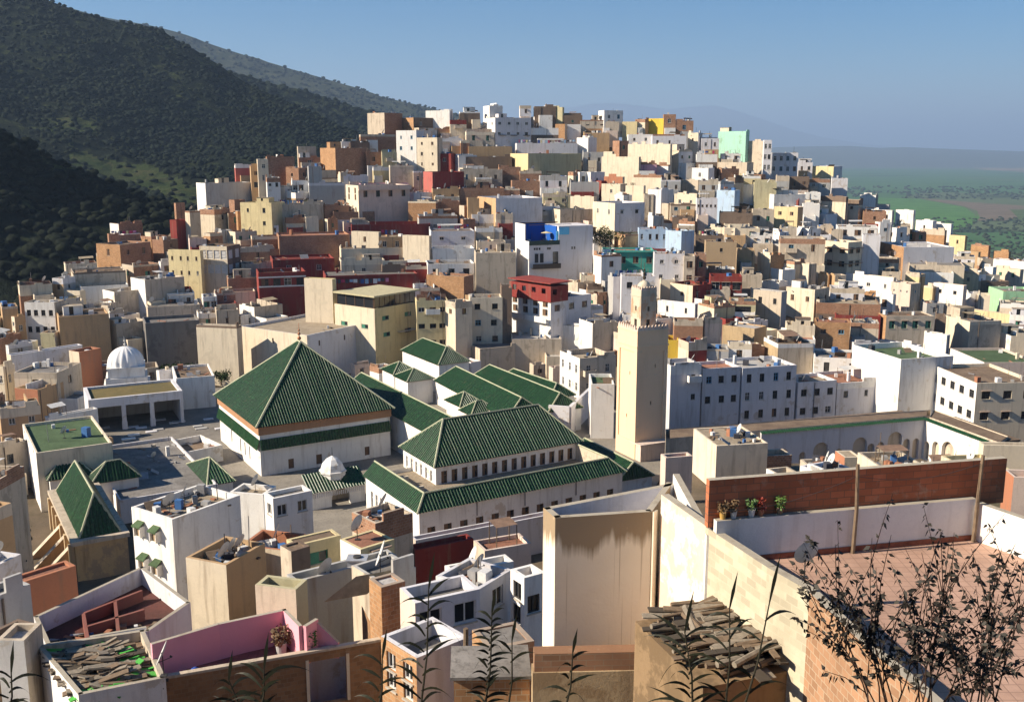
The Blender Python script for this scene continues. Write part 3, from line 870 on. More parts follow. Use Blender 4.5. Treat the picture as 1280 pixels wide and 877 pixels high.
590 590 620 268 286 T blank
690 700 742 262 282 C/T
700 720 745 285 300 T/K
660 660 700 258 274 G w1x1
838 838 882 255 268 T
905 905 950 285 300 C
880 885 905 375 390 W/L
1100 1120 1160 322 334 W/T
1205 1225 1262 352 366 T/K
1060 1078 1100 375 392 O/T
905 935 960 405 418 T/G
745 775 800 268 282 T/K
600 620 660 300 312 C/G
345 372 420 300 312 T/G
225 245 262 330 346 O/B
190 205 222 300 318 B/K
175 190 210 296 312 Q/B
120 140 170 318 334 O/B
1000 1015 1036 258 272 W/L
"""
for ln in _T.strip().split('\n'):  # slim dark brown block right of the balcony stack: an alley's shade built solid
    ln, _, lab = ln.partition(';'); t = ln.split()
    xl, xc, xr, yt, yb = map(float, t[:5])
    if xr-xl < 2: continue
    house(xl, xc, xr, yt, yb, t[5], ' '.join(t[6:]), lab.strip() or None)

def by(short): return next(h for h in HOUSES if h['short'] == short)
def addbox(h, name, x0, x1, y0, y1, z0, z1, mat):
    m = MB(); m.box(x0, x1, y0, y1, z0, z1); return m.build(name, mat, h['root'])
# maroon cafe: white bands over and under its windows
h = by('red cafe'); zt = h['zt']
for z in (zt-1.15, zt-3.1): addbox(h, 'white_band', -.03, h['wr']+.03, -.06, -.003, z, z+.28, WM('W'))
# cafe with the glazed terrace: glass front set back behind the parapet, olive roof slab on top
h = by('glazed terrace cafe'); wr, wl, zt = h['wr'], h['wl'], h['zt']
addbox(h, 'terrace_glazing', .5, wr-.3, .6, .68, zt-.9, zt+2.1, glass()); addbox(h, 'terrace_glazing', .5, .58, .7, wl-.2, zt-.9, zt+2.1, glass())
for i in range(9): addbox(h, 'glazing_post', .5+(wr-.9)*i/8, .57+(wr-.9)*i/8, .54, .598, zt-.9, zt+2.1, plain('joinery_b', FRAMES['b'], .6))
for i in range(5): addbox(h, 'glazing_post', .43, .498, .7+(wl-1)*i/4, .78+(wl-1)*i/4, zt-.9, zt+2.1, plain('joinery_b', FRAMES['b'], .6))
addbox(h, 'canopy', -.25, wr+.2, -.25, wl, zt+2.1, zt+2.4, WM('V')); addbox(h, 'awning', wr*.5, wr*.95, -.9, -.003, zt-5.2, zt-5.1, WM('T'))
# maroon upper storey left of the minaret
h = by('red topped house'); wr, wl, zt = h['wr'], h['wl'], h['zt']
m = MB(); hs = [(wl*(.08+.24*i), wl*(.08+.24*i)+1.1, zt+.9, zt+1.9) for i in range(4)]
m.wall((-.25, wl), (0, -1), wl+.25, zt-.6, zt+2.4, (-1, 0), hs, .3); m.wall((-.25, -.25), (1, 0), wr*.42, zt-.6, zt+2.4, (0, -1), [(.5, 1.6, zt+.8, zt+1.8)], .3); m.wall((-.25+wr*.42, -.25), (0, 1), wl+.25, zt-.6, zt+2.4, (1, 0)); m.poly([(-.25, -.25, zt+2.4), (wr*.42-.25, -.25, zt+2.4), (wr*.42-.25, wl, zt+2.4), (-.25, wl, zt+2.4)])
m.build('upper_storey', WM('R'), h['root']); addbox(h, 'roof_canopy', -.6, wr*.48, -.5, wl+.1, zt+2.9, zt+3.1, WM('R')); addbox(h, 'roof_canopy', wr*.1, wr*.2, wl*.3, wl*.6, zt+2.4, zt+2.9, WM('R'))
addbox(h, 'balcony', -.9, -.003, .4, wl-.3, zt-4.6, zt-4.35, WM('W')); addbox(h, 'balcony', -.9, -.78, .4, wl-.3, zt-4.35, zt-3.5, WM('W'))
# bright blue terrace
h = by('blue terrace house'); wr, wl, zt = h['wr'], h['wl'], h['zt']; BL = stucco('blue_paint', (.015, .10, .42), .2, (.02, .05, .2)); SKY = stucco('sky_paint', (.16, .52, .78), .15, (.1, .3, .5)); ux = wr*.46; th_ = 3.6; zr = zt-.9
m = MB(); m.box(ux, wr, 0.002, wl, zt-.4, zt+th_*.88); m.build('side_block', WM('L'), h['root'])
m = MB(); m.box(.2, ux-.01, wl-.3, wl, zr, zt+th_); m.box(ux-.25, ux-.006, .9, wl-.3, zr, zt+th_*.86); m.build('blue_wall', BL, h['root'])
m = MB(); m.wall((0, wl), (0, -1), wl*.72, zt, zt+th_, (-1, 0)); m.wall((.2, wl), (0, -1), wl*.72, zt, zt+th_, (1, 0)); m.poly([(0, wl, zt+th_), (.2, wl, zt+th_), (.2, wl*.28, zt+th_), (0, wl*.28, zt+th_)]); m.poly([(0, wl*.28, zt), (.2, wl*.28, zt), (.2, wl*.28, zt+th_), (0, wl*.28, zt+th_)]); m.build('side_wall', WM('W'), h['root'])
m = MB(); m.box(ux+.05, wr*.62, -.12, -.001, zt+1.3, zt+th_*.8); m.build('sky_blue_panel', SKY, h['root']); m = MB(); m.box(ux-.5, ux-.02, .2, .3, zr, zt+2.1); m.build('sky_blue_shutter', SKY, h['root'])
m = MB(); m.box(.2, wr*.66, wl-.6, wl-.31, zt+th_-.25, zt+th_); m.box(.2, wr*.66, .1, .25, zt+th_-.1, zt+th_); m.build('pergola_beam', plain('joinery_b', FRAMES['b'], .6), h['root'])
m = MB(); m.box(.1, ux+.2, -.14, -.003, zt-.85, zt+.12); m.build('terrace_rail', plain('dark_green_rail', (.03, .06, .05), .6), h['root'])
m = MB(); m.box(.6, ux+.2, -.95, -.003, zt-6.0, zt-5.85); m.box(.6, ux+.2, -.95, -.9, zt-5.85, zt-4.9); m.build('balcony', plain('dark_iron_rail', (.06, .05, .045), .6), h['root'])
for u in (.09, .17): m = MB(); m.box(wr*u, wr*u+.85, -.05, -.002, zt-4.7, zt-2.7); m.lathe([(.42, 0), (.01, .01)], 12, (wr*u+.42, -.026, zt-2.7)); m.build('arched_window', glass(), h['root'])
for u in (.075, .11, .15, .28, .31): addbox(h, 'small_window', wr*u, wr*u+.4, -.05, -.002, zt-1.9, zt-1.4, glass())
for u in (.66, .70): addbox(h, 'small_window', wr*u, wr*u+.35, -.05, -.002, zt-2.0, zt-1.4, glass())
addbox(h, 'door', wr*.37, wr*.37+1.3, -.05, -.002, zt-5.0, zt-2.4, glass())

m = MB(); m.lathe([(.05, .35), (1.25, 0), (1.2, -.02), (.05, .3)], 10, (ux*.78, wl*.4, zt+1.5)); m.tube([(ux*.78, wl*.4, zr), (ux*.78, wl*.4, zt+1.8)], .03); o = m.build('parasol', WM('Y')); o.parent = None; o.matrix_world = Matrix.Translation(h['root'].location) @ Matrix.Rotation(h['f']['phi'], 4, 'Z'); tag(o, 'yellow parasol on the bright blue roof terrace', 'parasol')
h = by('teal house'); wr, zt = h['wr'], h['zt']; addbox(h, 'roof_board', -.3, wr+.3, -.5, .3, zt-.15, zt+.2, WM('E')); addbox(h, 'balcony_rail', wr*.45, wr*1.0, -1.0, -.9, zt-4.4, zt-3.4, WM('E'))
h = by('bay windowed house'); wr, wl, zt = h['wr'], h['wl'], h['zt']
for z in (zt-1.6, zt-5.0):
    addbox(h, 'window_canopy', -.3, wr+.05, -.5, -.003, z, z+.14, plain('hood_render', (.33, .24, .18), .9)); addbox(h, 'window_canopy', -.5, -.003, -.5, wl, z+.001, z+.141, plain('hood_render', (.33, .24, .18), .9))
h = by('mauve balcony house'); addbox(h, 'balcony_slab', -.2, h['wr']+.1, -.9, -.003, h['zt']-1.2, h['zt']-.95, WM('X')); addbox(h, 'balcony_front', -.2, h['wr']+.1, -.9, -.78, h['zt']-.95, h['zt']-.1, WM('X'))
h = by('white hilltop block'); wr, zt = h['wr'], h['zt']
for u in (.12, .42, .78): addbox(h, 'window_hood', wr*u, wr*u+2.2, -.6, -.003, zt-5.6, zt-5.4, plain('dark_board_hood', (.10, .08, .07), .8))
# ------------------------------------------------------------------ mountains, plain, woods, haze
from mathutils import noise as mn
def foliage_mat(name, c1, c2):
    if name in MATS: return MATS[name]
    m, nt, b = newmat(name); g = NT(nt); p = g.pos()
    c = g.mix(g.ramp(g.noise(p, .09, 3, .6), .35, .65), c1, c2)
    c = g.mix(g.ramp(g.noise(p, .9, 5, .75), .4, .68), tuple(x*.45 for x in c1), c)
    g.l(c, b.inputs['Base Color']); b.inputs['Roughness'].default_value = .9; b.inputs['Specular IOR Level'].default_value = .1
    g.bump(g.noise(p, 1.6, 5, .75), b, .9, .6)
    MATS[name] = m; return m
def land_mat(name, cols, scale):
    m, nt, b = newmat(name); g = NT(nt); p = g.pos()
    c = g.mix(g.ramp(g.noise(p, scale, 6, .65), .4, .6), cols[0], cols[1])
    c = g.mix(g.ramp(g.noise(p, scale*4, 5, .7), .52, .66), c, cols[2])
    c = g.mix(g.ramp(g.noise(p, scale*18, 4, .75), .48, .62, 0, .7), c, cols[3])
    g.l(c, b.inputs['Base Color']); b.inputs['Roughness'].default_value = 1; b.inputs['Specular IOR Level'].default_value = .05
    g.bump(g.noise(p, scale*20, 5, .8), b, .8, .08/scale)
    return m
# one unit crown: lumpy ball
def ico(sub, seed):
    import bmesh
    bm = bmesh.new(); bmesh.ops.create_icosphere(bm, subdivisions=sub, radius=1); r = random.Random(seed)
    ph = [Vector((r.uniform(-1, 1), r.uniform(-1, 1), r.uniform(-1, 1))).normalized() for _ in range(7)]
    for v in bm.verts:
        d = v.co.normalized(); k = .72+.5*max(0, max(d.dot(q) for q in ph)-.55)/.45+r.uniform(-.1, .1)
        v.co = d*k
    V = np.array([v.co[:] for v in bm.verts]); Fc = np.array([[v.index for v in f.verts] for f in bm.faces]); bm.free(); return V, Fc
CROWNS = [ico(2, s) for s in range(5)]
CROWNS1 = [ico(1, s) for s in range(5)]
def crowns(name, pts, mat, label, kind='stuff', near=False):
    """pts: (x, y, z, radius, squash)"""
    vs, fs, off = [], [], 0; r = random.Random(3)
    for x, y, z, rad, sq in pts:
        V, Fc = (CROWNS if near else CROWNS1)[r.randrange(5)]; a = r.random()*6.28
        M = np.array([[math.cos(a), -math.sin(a), 0], [math.sin(a), math.cos(a), 0], [0, 0, sq]])
        vs.append((V@M.T)*rad+np.array([x, y, z])); fs.append(Fc+off); off += len(V)
    V = np.concatenate(vs); Fc = np.concatenate(fs)
    me = bpy.data.meshes.new(name); me.vertices.add(len(V)); me.vertices.foreach_set('co', V.astype(np.float32).ravel())
    me.loops.add(Fc.size); me.loops.foreach_set('vertex_index', Fc.astype(np.int32).ravel())
    me.polygons.add(len(Fc)); me.polygons.foreach_set('loop_start', np.arange(0, Fc.size, 3, dtype=np.int32)); me.polygons.foreach_set('loop_total', np.full(len(Fc), 3, dtype=np.int32))
    me.materials.append(mat); me.update(calc_edges=True)
    o = link(name, me); tag(o, label, 'trees', kind=kind); return o
def sheet_grid(cols, nu, nv):
    """cols: [(px, [(py, Y) ...])]; returns an array of world points (nv x nu x 3)"""
    pxs = [c[0] for c in cols]; k = len(cols[0][1]); G = np.zeros((nv, nu, 3)); tt = np.linspace(0, k-1, nv); us = np.linspace(pxs[0], pxs[-1], nu)
    PY = np.array([[r[0] for r in c[1]] for c in cols], float); YY = np.array([[r[1] for r in c[1]] for c in cols], float)
    for i, u in enumerate(us):
        py = [np.interp(u, pxs, PY[:, j]) for j in range(k)]; yy = [np.interp(u, pxs, YY[:, j]) for j in range(k)]
        for j, t in enumerate(tt): G[j, i] = atY(u, float(np.interp(t, range(k), py)), float(np.interp(t, range(k), yy))*SY)
    for _ in range(3):
        H = G.copy(); H[1:-1, 1:-1] = (G[:-2, 1:-1]+G[2:, 1:-1]+G[1:-1, :-2]+G[1:-1, 2:]+G[1:-1, 1:-1]*2)/6
        H[1:-1, 0] = G[1:-1, 0]; G = H
    return G
def land(name, cols, nu, nv, mat, amp, sc, kind='structure', drop=None):
    G = sheet_grid(cols, nu, nv)
    for j in range(nv):
        for i in range(nu):
            p = Vector(G[j, i]); G[j, i, 2] += amp*(mn.fractal(p*sc, 1., 2., 5)) * min(1, (nv-j)/(nv*.07)+.25)
    top = G[-1].copy(); ext = top*1.12; ext[:, 2] = top[:, 2]-(drop or 80)
    bot = G[0].copy(); bot[:, :2] *= .94; bot[:, 2] -= 60
    A = np.concatenate([bot[None], G, ext[None]]); n = nu; mb = MB()
    mb.v = [tuple(p) for p in A.reshape(-1, 3)]
    for j in range(A.shape[0]-1):
        for i in range(n-1): mb.f.append((j*n+i, j*n+i+1, (j+1)*n+i+1, (j+1)*n+i)); mb.m.append(0)
    o = mb.build(name, mat, smooth=True); tag(o, kind=kind); return G
NEAR = [(-500, [(480, 190), (400, 260), (320, 330), (170, 400), (20, 560), (-90, 700)]),
        (-200, [(470, 200), (390, 265), (330, 330), (190, 420), (60, 560), (-60, 720)]),
        (0, [(440, 215), (330, 290), (258, 380), (190, 470), (110, 560), (-22, 700)]),
        (100, [(400, 235), (300, 310), (242, 420), (175, 510), (110, 590), (16, 690)]),
        (200, [(340, 280), (270, 350), (232, 440), (190, 530), (120, 610), (38, 690)]),
        (300, [(290, 330), (250, 380), (222, 450), (192, 540), (152, 610), (97, 680)]),
        (380, [(250, 380), (225, 420), (208, 460), (192, 540), (172, 600), (138, 660)]),
        (450, [(230, 420), (215, 440), (202, 480), (192, 540), (184, 590), (170, 640)]),
        (560, [(230, 440), (220, 460), (212, 500), (206, 540), (202, 590), (198, 640)])]
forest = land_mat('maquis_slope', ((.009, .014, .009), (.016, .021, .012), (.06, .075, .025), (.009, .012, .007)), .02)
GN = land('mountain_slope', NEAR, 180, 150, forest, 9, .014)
SPUR = [(-500, [(560, 150), (470, 175), (400, 190), (300, 215), (190, 240), (120, 250)]),
        (-200, [(540, 160), (460, 185), (390, 205), (300, 225), (190, 248), (125, 258)]),
        (0, [(470, 190), (410, 205), (350, 222), (290, 240), (220, 258), (158, 266)]),
        (60, [(450, 200), (395, 215), (340, 230), (290, 246), (240, 262), (192, 270)]),
        (130, [(420, 212), (370, 225), (330, 238), (296, 250), (262, 266), (228, 275)]),
        (200, [(380, 228), (345, 240), (318, 250), (298, 260), (276, 272), (256, 280)]),
        (290, [(350, 244), (325, 252), (308, 258), (298, 266), (288, 276), (282, 284)])]
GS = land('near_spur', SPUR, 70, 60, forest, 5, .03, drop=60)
MID = [(240, [(260, 640), (200, 720), (150, 800), (120, 860), (100, 900), (78, 930)]),
       (310, [(240, 640), (190, 720), (150, 800), (125, 860), (110, 900), (96, 930)]),
       (380, [(230, 640), (190, 720), (165, 800), (145, 860), (130, 900), (112, 930)]),
       (430, [(225, 640), (190, 720), (172, 800), (158, 860), (142, 900), (128, 930)]),
       (480, [(225, 640), (195, 720), (182, 800), (170, 860), (158, 900), (145, 930)]),
       (600, [(225, 640), (205, 720), (196, 800), (190, 860), (184, 900), (178, 930)])]
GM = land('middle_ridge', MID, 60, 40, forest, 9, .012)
FAR = [(-300, [(300, 1000), (200, 1300), (90, 1600), (30, 1800), (-20, 1950), (-70, 2100)]),
       (90, [(300, 1000), (200, 1300), (120, 1600), (70, 1800), (40, 1950), (10, 2100)]),
       (165, [(280, 1000), (200, 1300), (130, 1600), (85, 1800), (58, 1950), (30, 2100)]),
       (210, [(280, 1000), (200, 1300), (135, 1600), (90, 1800), (64, 1950), (38, 2100)]),
       (267, [(270, 1000), (200, 1300), (140, 1600), (105, 1800), (82, 1950), (57, 2100)]),
       (310, [(260, 1000), (200, 1300), (145, 1600), (115, 1800), (94, 1950), (72, 2100)]),
       (360, [(250, 1000), (200, 1300), (150, 1600), (124, 1800), (106, 1950), (85, 2100)]),
       (427, [(240, 1000), (200, 1300), (155, 1600), (134, 1800), (120, 1950), (104, 2100)]),
       (480, [(240, 1000), (205, 1300), (165, 1600), (148, 1800), (135, 1950), (121, 2100)]),
       (535, [(240, 1000), (210, 1300), (175, 1600), (160, 1800), (148, 1950), (135, 2100)]),
       (640, [(240, 1000), (215, 1300), (192, 1600), (182, 1800), (174, 1950), (166, 2100)]),
       (900, [(240, 1000), (225, 1300), (215, 1600), (212, 1800), (208, 1950), (204, 2100)])]
GF = land('far_ridge', FAR, 120, 60, land_mat('far_maquis', ((.035, .045, .022), (.055, .06, .03), (.10, .10, .05), (.022, .03, .016)), .012), 12, .006, drop=300)
r_ = random.Random(11)
def scatter(G, n, rad, keep=None, lo=0, hi=1.):
    out = []; nv, nu = G.shape[:2]
    while len(out) < n:
        j = r_.uniform(lo*(nv-1), hi*(nv-1)-.01); i = r_.uniform(0, nu-1.01); a, b = int(j), int(i); f, g = j-a, i-b
        p = (G[a, b]*(1-f)+G[a+1, b]*f)*(1-g)+(G[a, b+1]*(1-f)+G[a+1, b+1]*f)*g
        if r_.random() > min(1., (p[1]/800.)**2 * 1.2): continue
        x, y = proj(p)
        if x < -160 or x > 700: continue
        if keep and not keep(x, y, p): continue
        q = r_.uniform(*rad); out.append((p[0], p[1], p[2]+q*.45, q, r_.uniform(.6, .9)))
    return out
def meadow(x, y, p):
    n = mn.noise(Vector(p)*.012)
    m1 = abs(x-150)/110+abs(y-205)/22
    if 95 < x < 260 and abs(y-(190+(x-95)*.36)) < 17 and n > -.35: return r_.random() < .10
    if 45 < x < 130 and abs(y-165) < 14: return r_.random() < .45
    return r_.random() < .75+n
lit_leaf = foliage_mat('olive_foliage', (.010, .018, .010), (.030, .042, .022))
dark_leaf = foliage_mat('maquis_foliage', (.011, .017, .008), (.022, .028, .013))
plain_leaf = foliage_mat('plain_foliage', (.03, .045, .02), (.055, .07, .033))
crowns('hillside_woodland', scatter(GN, 12000, (.8, 2.5), meadow, .12, 1), lit_leaf, 'dark woods covering the mountain behind the town')
crowns('gully_woodland', scatter(GS, 900, (1.1, 2.3), None, .0, 1), dark_leaf, 'shadowed woods on the low spur at the left', near=True)
crowns('ridge_woodland', scatter(GM, 1100, (2.2, 4.5)), lit_leaf, 'scattered trees on the middle ridge')
crowns('far_woodland', scatter(GF, 2600, (3, 6), lambda x, y, p: True, .3, 1), dark_leaf, 'hazy trees along the far ridge')
mm_ = MB(); nv_, nu_ = GN.shape[:2]
for j in range(nv_-1):
    for i in range(nu_-1):
        c_ = (GN[j, i]+GN[j+1, i+1])/2; x, y = proj(c_); n_ = mn.noise(Vector(c_)*.02)
        if (88 < x < 270 and abs(y-(192+(x-95)*.36)) < 14+18*n_) or (50 < x < 120 and abs(y-158) < 8+16*n_): mm_.poly([tuple(GN[a, b]+np.array([0, 0, .5])) for a, b in ((j, i), (j, i+1), (j+1, i+1), (j+1, i))])
tag(mm_.build('meadow', land_mat('meadow_grass', ((.036, .054, .018), (.055, .068, .026), (.075, .07, .035), (.028, .04, .015)), .03)), kind='structure')
# the plain: one sheet to the horizon, fields as thin sheets above it
PZ = -150.
pm, nt_, b_ = newmat('plain_fields'); g_ = NT(nt_); p_ = g_.pos()
vo = g_.n('ShaderNodeTexVoronoi'); vo.inputs['Scale'].default_value = 1.; g_.l(g_.scaled(p_, (.0011, .0005, .001)), vo.inputs['Vector'])
sp_ = g_.n('ShaderNodeSeparateColor'); g_.l(vo.outputs['Color'], sp_.inputs[0])
cc = g_.mix(g_.ramp(sp_.outputs[0], .45, .5), (.06, .125, .05), (.09, .12, .06)); cc = g_.mix(g_.ramp(sp_.outputs[1], .74, .76), cc, (.19, .155, .10))
cc = g_.mix(g_.ramp(g_.noise(g_.scaled(p_, (.0016, .006, .002)), 1., 5, .7), .56, .62), cc, (.028, .045, .024))
g_.l(cc, b_.inputs['Base Color']); b_.inputs['Roughness'].default_value = 1; b_.inputs['Specular IOR Level'].default_value = 0
mb = MB()
xs = [-60000, -20000, -6000, -2000, 0, 2000, 6000, 20000, 60000]; ys = [-3000, 0, 400, 1200, 3000, 8000, 20000, 70000]
for y in ys:
    for x in xs: mb.v.append((x, y, PZ))
for j in range(len(ys)-1):
    for i in range(len(xs)-1): k = j*len(xs)+i; mb.f.append((k, k+1, k+len(xs)+1, k+len(xs))); mb.m.append(0)
tag(mb.build('plain', pm), kind='structure')
def field(name, pts, col, dz, col2=None):
    m = MB(); m.poly([tuple(atz(x, y, PZ)+Vector((0, 0, dz))) for x, y in pts])
    mm, nt, b = newmat(name+'_soil'); g = NT(nt); p = g.pos()
    c = g.mix(g.ramp(g.noise(p, .02, 5, .65), .35, .65), col, col2 or tuple(x*.7 for x in col)); g.l(c, b.inputs['Base Color']); b.inputs['Roughness'].default_value = 1; b.inputs['Specular IOR Level'].default_value = 0
    tag(m.build(name, mm), kind='structure')
field('green_field', [(1050, 262), (1080, 246), (1150, 249), (1205, 259), (1219, 268), (1213, 276), (1160, 281), (1080, 282)], (.085, .19, .05), .3)
field('green_field', [(1080, 330), (1120, 282), (1160, 279), (1222, 270), (1219, 262), (1225, 272), (1214, 282), (1150, 300), (1120, 330)], (.085, .19, .045), .5)
field('bare_field', [(1150, 248), (1215, 253), (1290, 258), (1290, 268), (1255, 276), (1222, 276), (1222, 264), (1205, 258)], (.17, .135, .095), .4)
field('green_field', [(1262, 262), (1400, 262), (1400, 300), (1300, 300)], (.085, .12, .045), .6)
def plain_trees(n, test, rad):
    out = []
    while len(out) < n:
        x, y = r_.uniform(1010, 1420), r_.uniform(205, 420)
        if not test(x, y): continue
        p = atz(x, y, PZ); q = r_.uniform(*rad)*(1+max(0, (p.y-1500)/2500)); out.append((p.x, p.y, p.z+q*.3, q, .7))
    return out
def grove(x, y): return y > 268+max(0, (1215-x))*.11 and x > 1090 and (x-1090)*.35+268 > y-45 and y > 272 and r_.random() < min(1, 90/(y-180))*1.3
crowns('olive_grove', plain_trees(1300, grove, (2.2, 4.2)), plain_leaf, 'olive grove on the plain beyond the town')
def belt(x, y): return 233 < y < 246+.02*(x-1050) and mn.noise(Vector((x*.03, y*.2, 0))) > -.25
crowns('tree_belt', plain_trees(650, belt, (2.0, 3.6)), plain_leaf, 'belt of trees across the green plain')
# low hills at the horizon and the faint mountain beyond
def skyline(name, pts, Y, base, col, Yd):
    m = MB(); n = len(pts); V = []
    for f, k in ((0, 0.), (.12, .5), (.3, 1.)):
        for x, y in pts:
            q = atY(x, y, Y); V.append((q.x*(1+f*Yd), q.y*(1+f*Yd), base+(q.z*(1+f*Yd)-base)*k))
    for x, y in pts:
        q = atY(x, y, Y); V.append((q.x*(1+.6*Yd), q.y*(1+.6*Yd), base))
    m.v = V
    for j in range(3):
        for i in range(n-1): m.f.append((j*n+i, j*n+i+1, (j+1)*n+i+1, (j+1)*n+i)); m.m.append(0)
    tag(m.build(name, plain(name+'_earth', col, 1, noise=.2, scale=.002), smooth=True), kind='structure')
skyline('horizon_hills', [(900, 190), (960, 184.5), (1010, 183), (1060, 182.5), (1100, 185), (1130, 184), (1180, 186), (1240, 188), (1300, 190), (1500, 189), (1800, 190)], 8500, PZ-5, (.06, .075, .05), 1.)
skyline('distant_mountain', [(560, 176), (640, 150), (700, 137), (740, 130), (765, 129), (800, 132), (835, 137), (870, 133), (893, 132), (915, 137), (950, 148), (990, 162), (1030, 172), (1080, 180), (1150, 187)], 20000, PZ-5, (.06, .07, .06), 1.)
# haze: one closed box of air, the sky outside it
hz = MB(); hz.box(-90000, 90000, -4000, 80000, PZ-8, 960)
hm, nt_, b_ = newmat('air_haze'); nt_.nodes.remove(b_)
pv = nt_.nodes.new('ShaderNodeVolumePrincipled'); pv.inputs['Color'].default_value = (.44, .62, .90, 1); pv.inputs['Density'].default_value = 1/9000.; pv.inputs['Anisotropy'].default_value = .1
nt_.links.new(pv.outputs[0], nt_.nodes['Material Output'].inputs['Volume'])
ho = hz.build('haze', hm); tag(ho, 'blue haze over the plain and far ridges', 'haze', kind='stuff')
# ------------------------------------------------------------------ the sanctuary: green tiled halls, minaret, courts
GZ = -41.
def W_(k): return WM(k)
def v3(x, y, z): return Vector((x, y, z))
def root_fit(name, f, label, cat, zb=None):
    C = f['C']; r = empty(name, (C.x, C.y, C.z if zb is None else zb), f['phi']); tag(r, label, cat); return r
def put_windows(root, holes, side='r', wl=0, kind='b', rec=.12, door=False):
    for u0, u1, a, b in holes:
        if side == 'r': link('door' if door else 'window', window_mesh(u1-u0, b-a, kind, door), root, (u0, rec, a))
        else: link('door' if door else 'window', window_mesh(u1-u0, b-a, kind, door), root, (rec, wl-u0, a), -math.pi/2)
def shell(mb, wr, wl, z0, z1, hr=(), hl=(), m=0, top=True):
    mb.wall((0, 0), (1, 0), wr, z0, z1, (0, -1), hr, .2, m); mb.wall((0, wl), (0, -1), wl, z0, z1, (-1, 0), hl, .2, m)
    mb.wall((wr, 0), (0, 1), wl, z0, z1, (1, 0), m=m); mb.wall((wr, wl), (-1, 0), wr, z0, z1, (0, 1), m=m)
    if top: mb.poly([(0, 0, z1), (wr, 0, z1), (wr, wl, z1), (0, wl, z1)], m)
PHI = 31.
# great hall with the pyramid roof
f = fit(273, 327, 487, 533, 597, z=GZ, phi=PHI); wr, wl = f['wr'], f['wl']; ev = f['zt']-GZ
hall = root_fit('shrine_hall', f, 'great white shrine hall under a tall green tiled pyramid roof', 'shrine')
hl = [(wl*.30, wl*.30+.45, 1.6, 3.3), (wl*.52, wl*.52+.4, 1.2, 3.0), (wl*.63, wl*.63+.4, 1.2, 3.0), (wl*.74, wl*.74+.4, 1.2, 3.0)]
hr = [(wr*.20, wr*.20+.75, .6, 1.9), (wr*.41, wr*.41+.8, .6, 1.9), (wr*.79, wr*.79+.7, .7, 1.9)]
mb = MB(); shell(mb, wr, wl, -.5, ev, hr, hl); mb.build('wall', W_('W'), hall)
put_windows(hall, hr, 'r', kind='b', door=True); put_windows(hall, hl, 'l', wl, 'k')
b = MB(); b.box(-.16, wr+.16, -.16, wl+.16, ev-1.15, ev-.02); b.build('cornice', stucco('carved_cedar', (.40, .22, .12), .5, (.2, .1, .06)), hall)
g1 = MB()
for A, B, n in (((0, 0), (wr, 0), (0, -1)), ((0, wl), (0, 0), (-1, 0))):
    a = v3(*A, ev-3.1)+v3(*n, 0)*.42; bb = v3(*B, ev-3.1)+v3(*n, 0)*.42; c1 = v3(*B, ev-1.75)+v3(*n, 0)*.05; d1_ = v3(*A, ev-1.75)+v3(*n, 0)*.05
    tile_slope(g1, a, bb, c1, d1_, .36, .07)
g1.build('tile_band', tilemat(), hall)
apx = wr/2; cw = Vector((hall.location.x+f['d1'][0]*wr/2+f['d2'][0]*wl/2, hall.location.y+f['d1'][1]*wr/2+f['d2'][1]*wl/2))
rise = kz(427)*cw.y-f['zt']
if abs(wl-wr) > 6: pass
hip_roof(hall, wr, wl, ev, rise, None, .55, .36, 'x' if wr >= wl else 'y', .16)
fn = MB(); fn.tube([(wr/2, wl/2, ev+rise), (wr/2, wl/2, ev+rise+2.6)], .06, .03, 6)
for q, r in ((.5, .28), (1.1, .22), (1.6, .16)): fn.lathe([(0.01, -r), (r*.7, -r*.7), (r, 0), (r*.7, r*.7), (.01, r)], 10, (wr/2, wl/2, ev+rise+q))
fn.build('finial', plain('finial_copper', (.35, .14, .06), .5, .3), hall, smooth=True)
print('hall', wr, wl, ev, rise)
# wide prayer hall: outer walls with a tiled coping, inner raised hall with a hipped roof
f = fit(457, 525, 778, 640, 697, z=GZ, phi=PHI); wr, wl = f['wr'], f['wl']; ev = f['zt']-GZ
ph_ = root_fit('prayer_hall', f, 'wide white prayer hall with a hipped green roof rising inside a green tiled parapet', 'prayer hall')
n1 = 13; hr = [(wr*(.035+.0735*i), wr*(.035+.0735*i)+.92, 1.3, 3.1) for i in range(n1)]
n2 = 9; hl = [(wl*(.10+.092*i), wl*(.10+.092*i)+.62, 1.6, 3.5) for i in range(n2)]
mb = MB(); mb.wall((0, 0), (1, 0), wr, -.8, ev, (0, -1), hr, .2); mb.wall((0, wl), (0, -1), wl, -.8, ev, (-1, 0), hl, .2)
mb.wall((wr, 0), (0, 1), wl, -.8, ev, (1, 0)); mb.wall((wr, wl), (-1, 0), wr, -.8, ev, (0, 1))
mb.box(-.06, wr+.06, -.10, -.003, .6, .85); mb.build('wall', W_('W'), ph_)
put_windows(ph_, hr, 'r', kind='b'); put_windows(ph_, hl, 'l', wl, 'w')
for u in (wr*.26, wr*.49, wr*.75): dp = MB(); dp.tube([(u, -.07, ev-.1), (u, -.07, 3.3)], .06, .06, 6); dp.build('downpipe', plain('pipe_grey', (.25, .23, .22), .7), ph_)
co_ = MB(); a_ = .38; ch = 1.45; ci = 1.15
P = [v3(-a_, -a_, ev), v3(wr+a_, -a_, ev), v3(wr+a_, wl, ev), v3(-a_, wl, ev)]
Q = [v3(ci, ci, ev+ch), v3(wr-ci, ci, ev+ch), v3(wr-ci, wl, ev+ch), v3(ci, wl, ev+ch)]
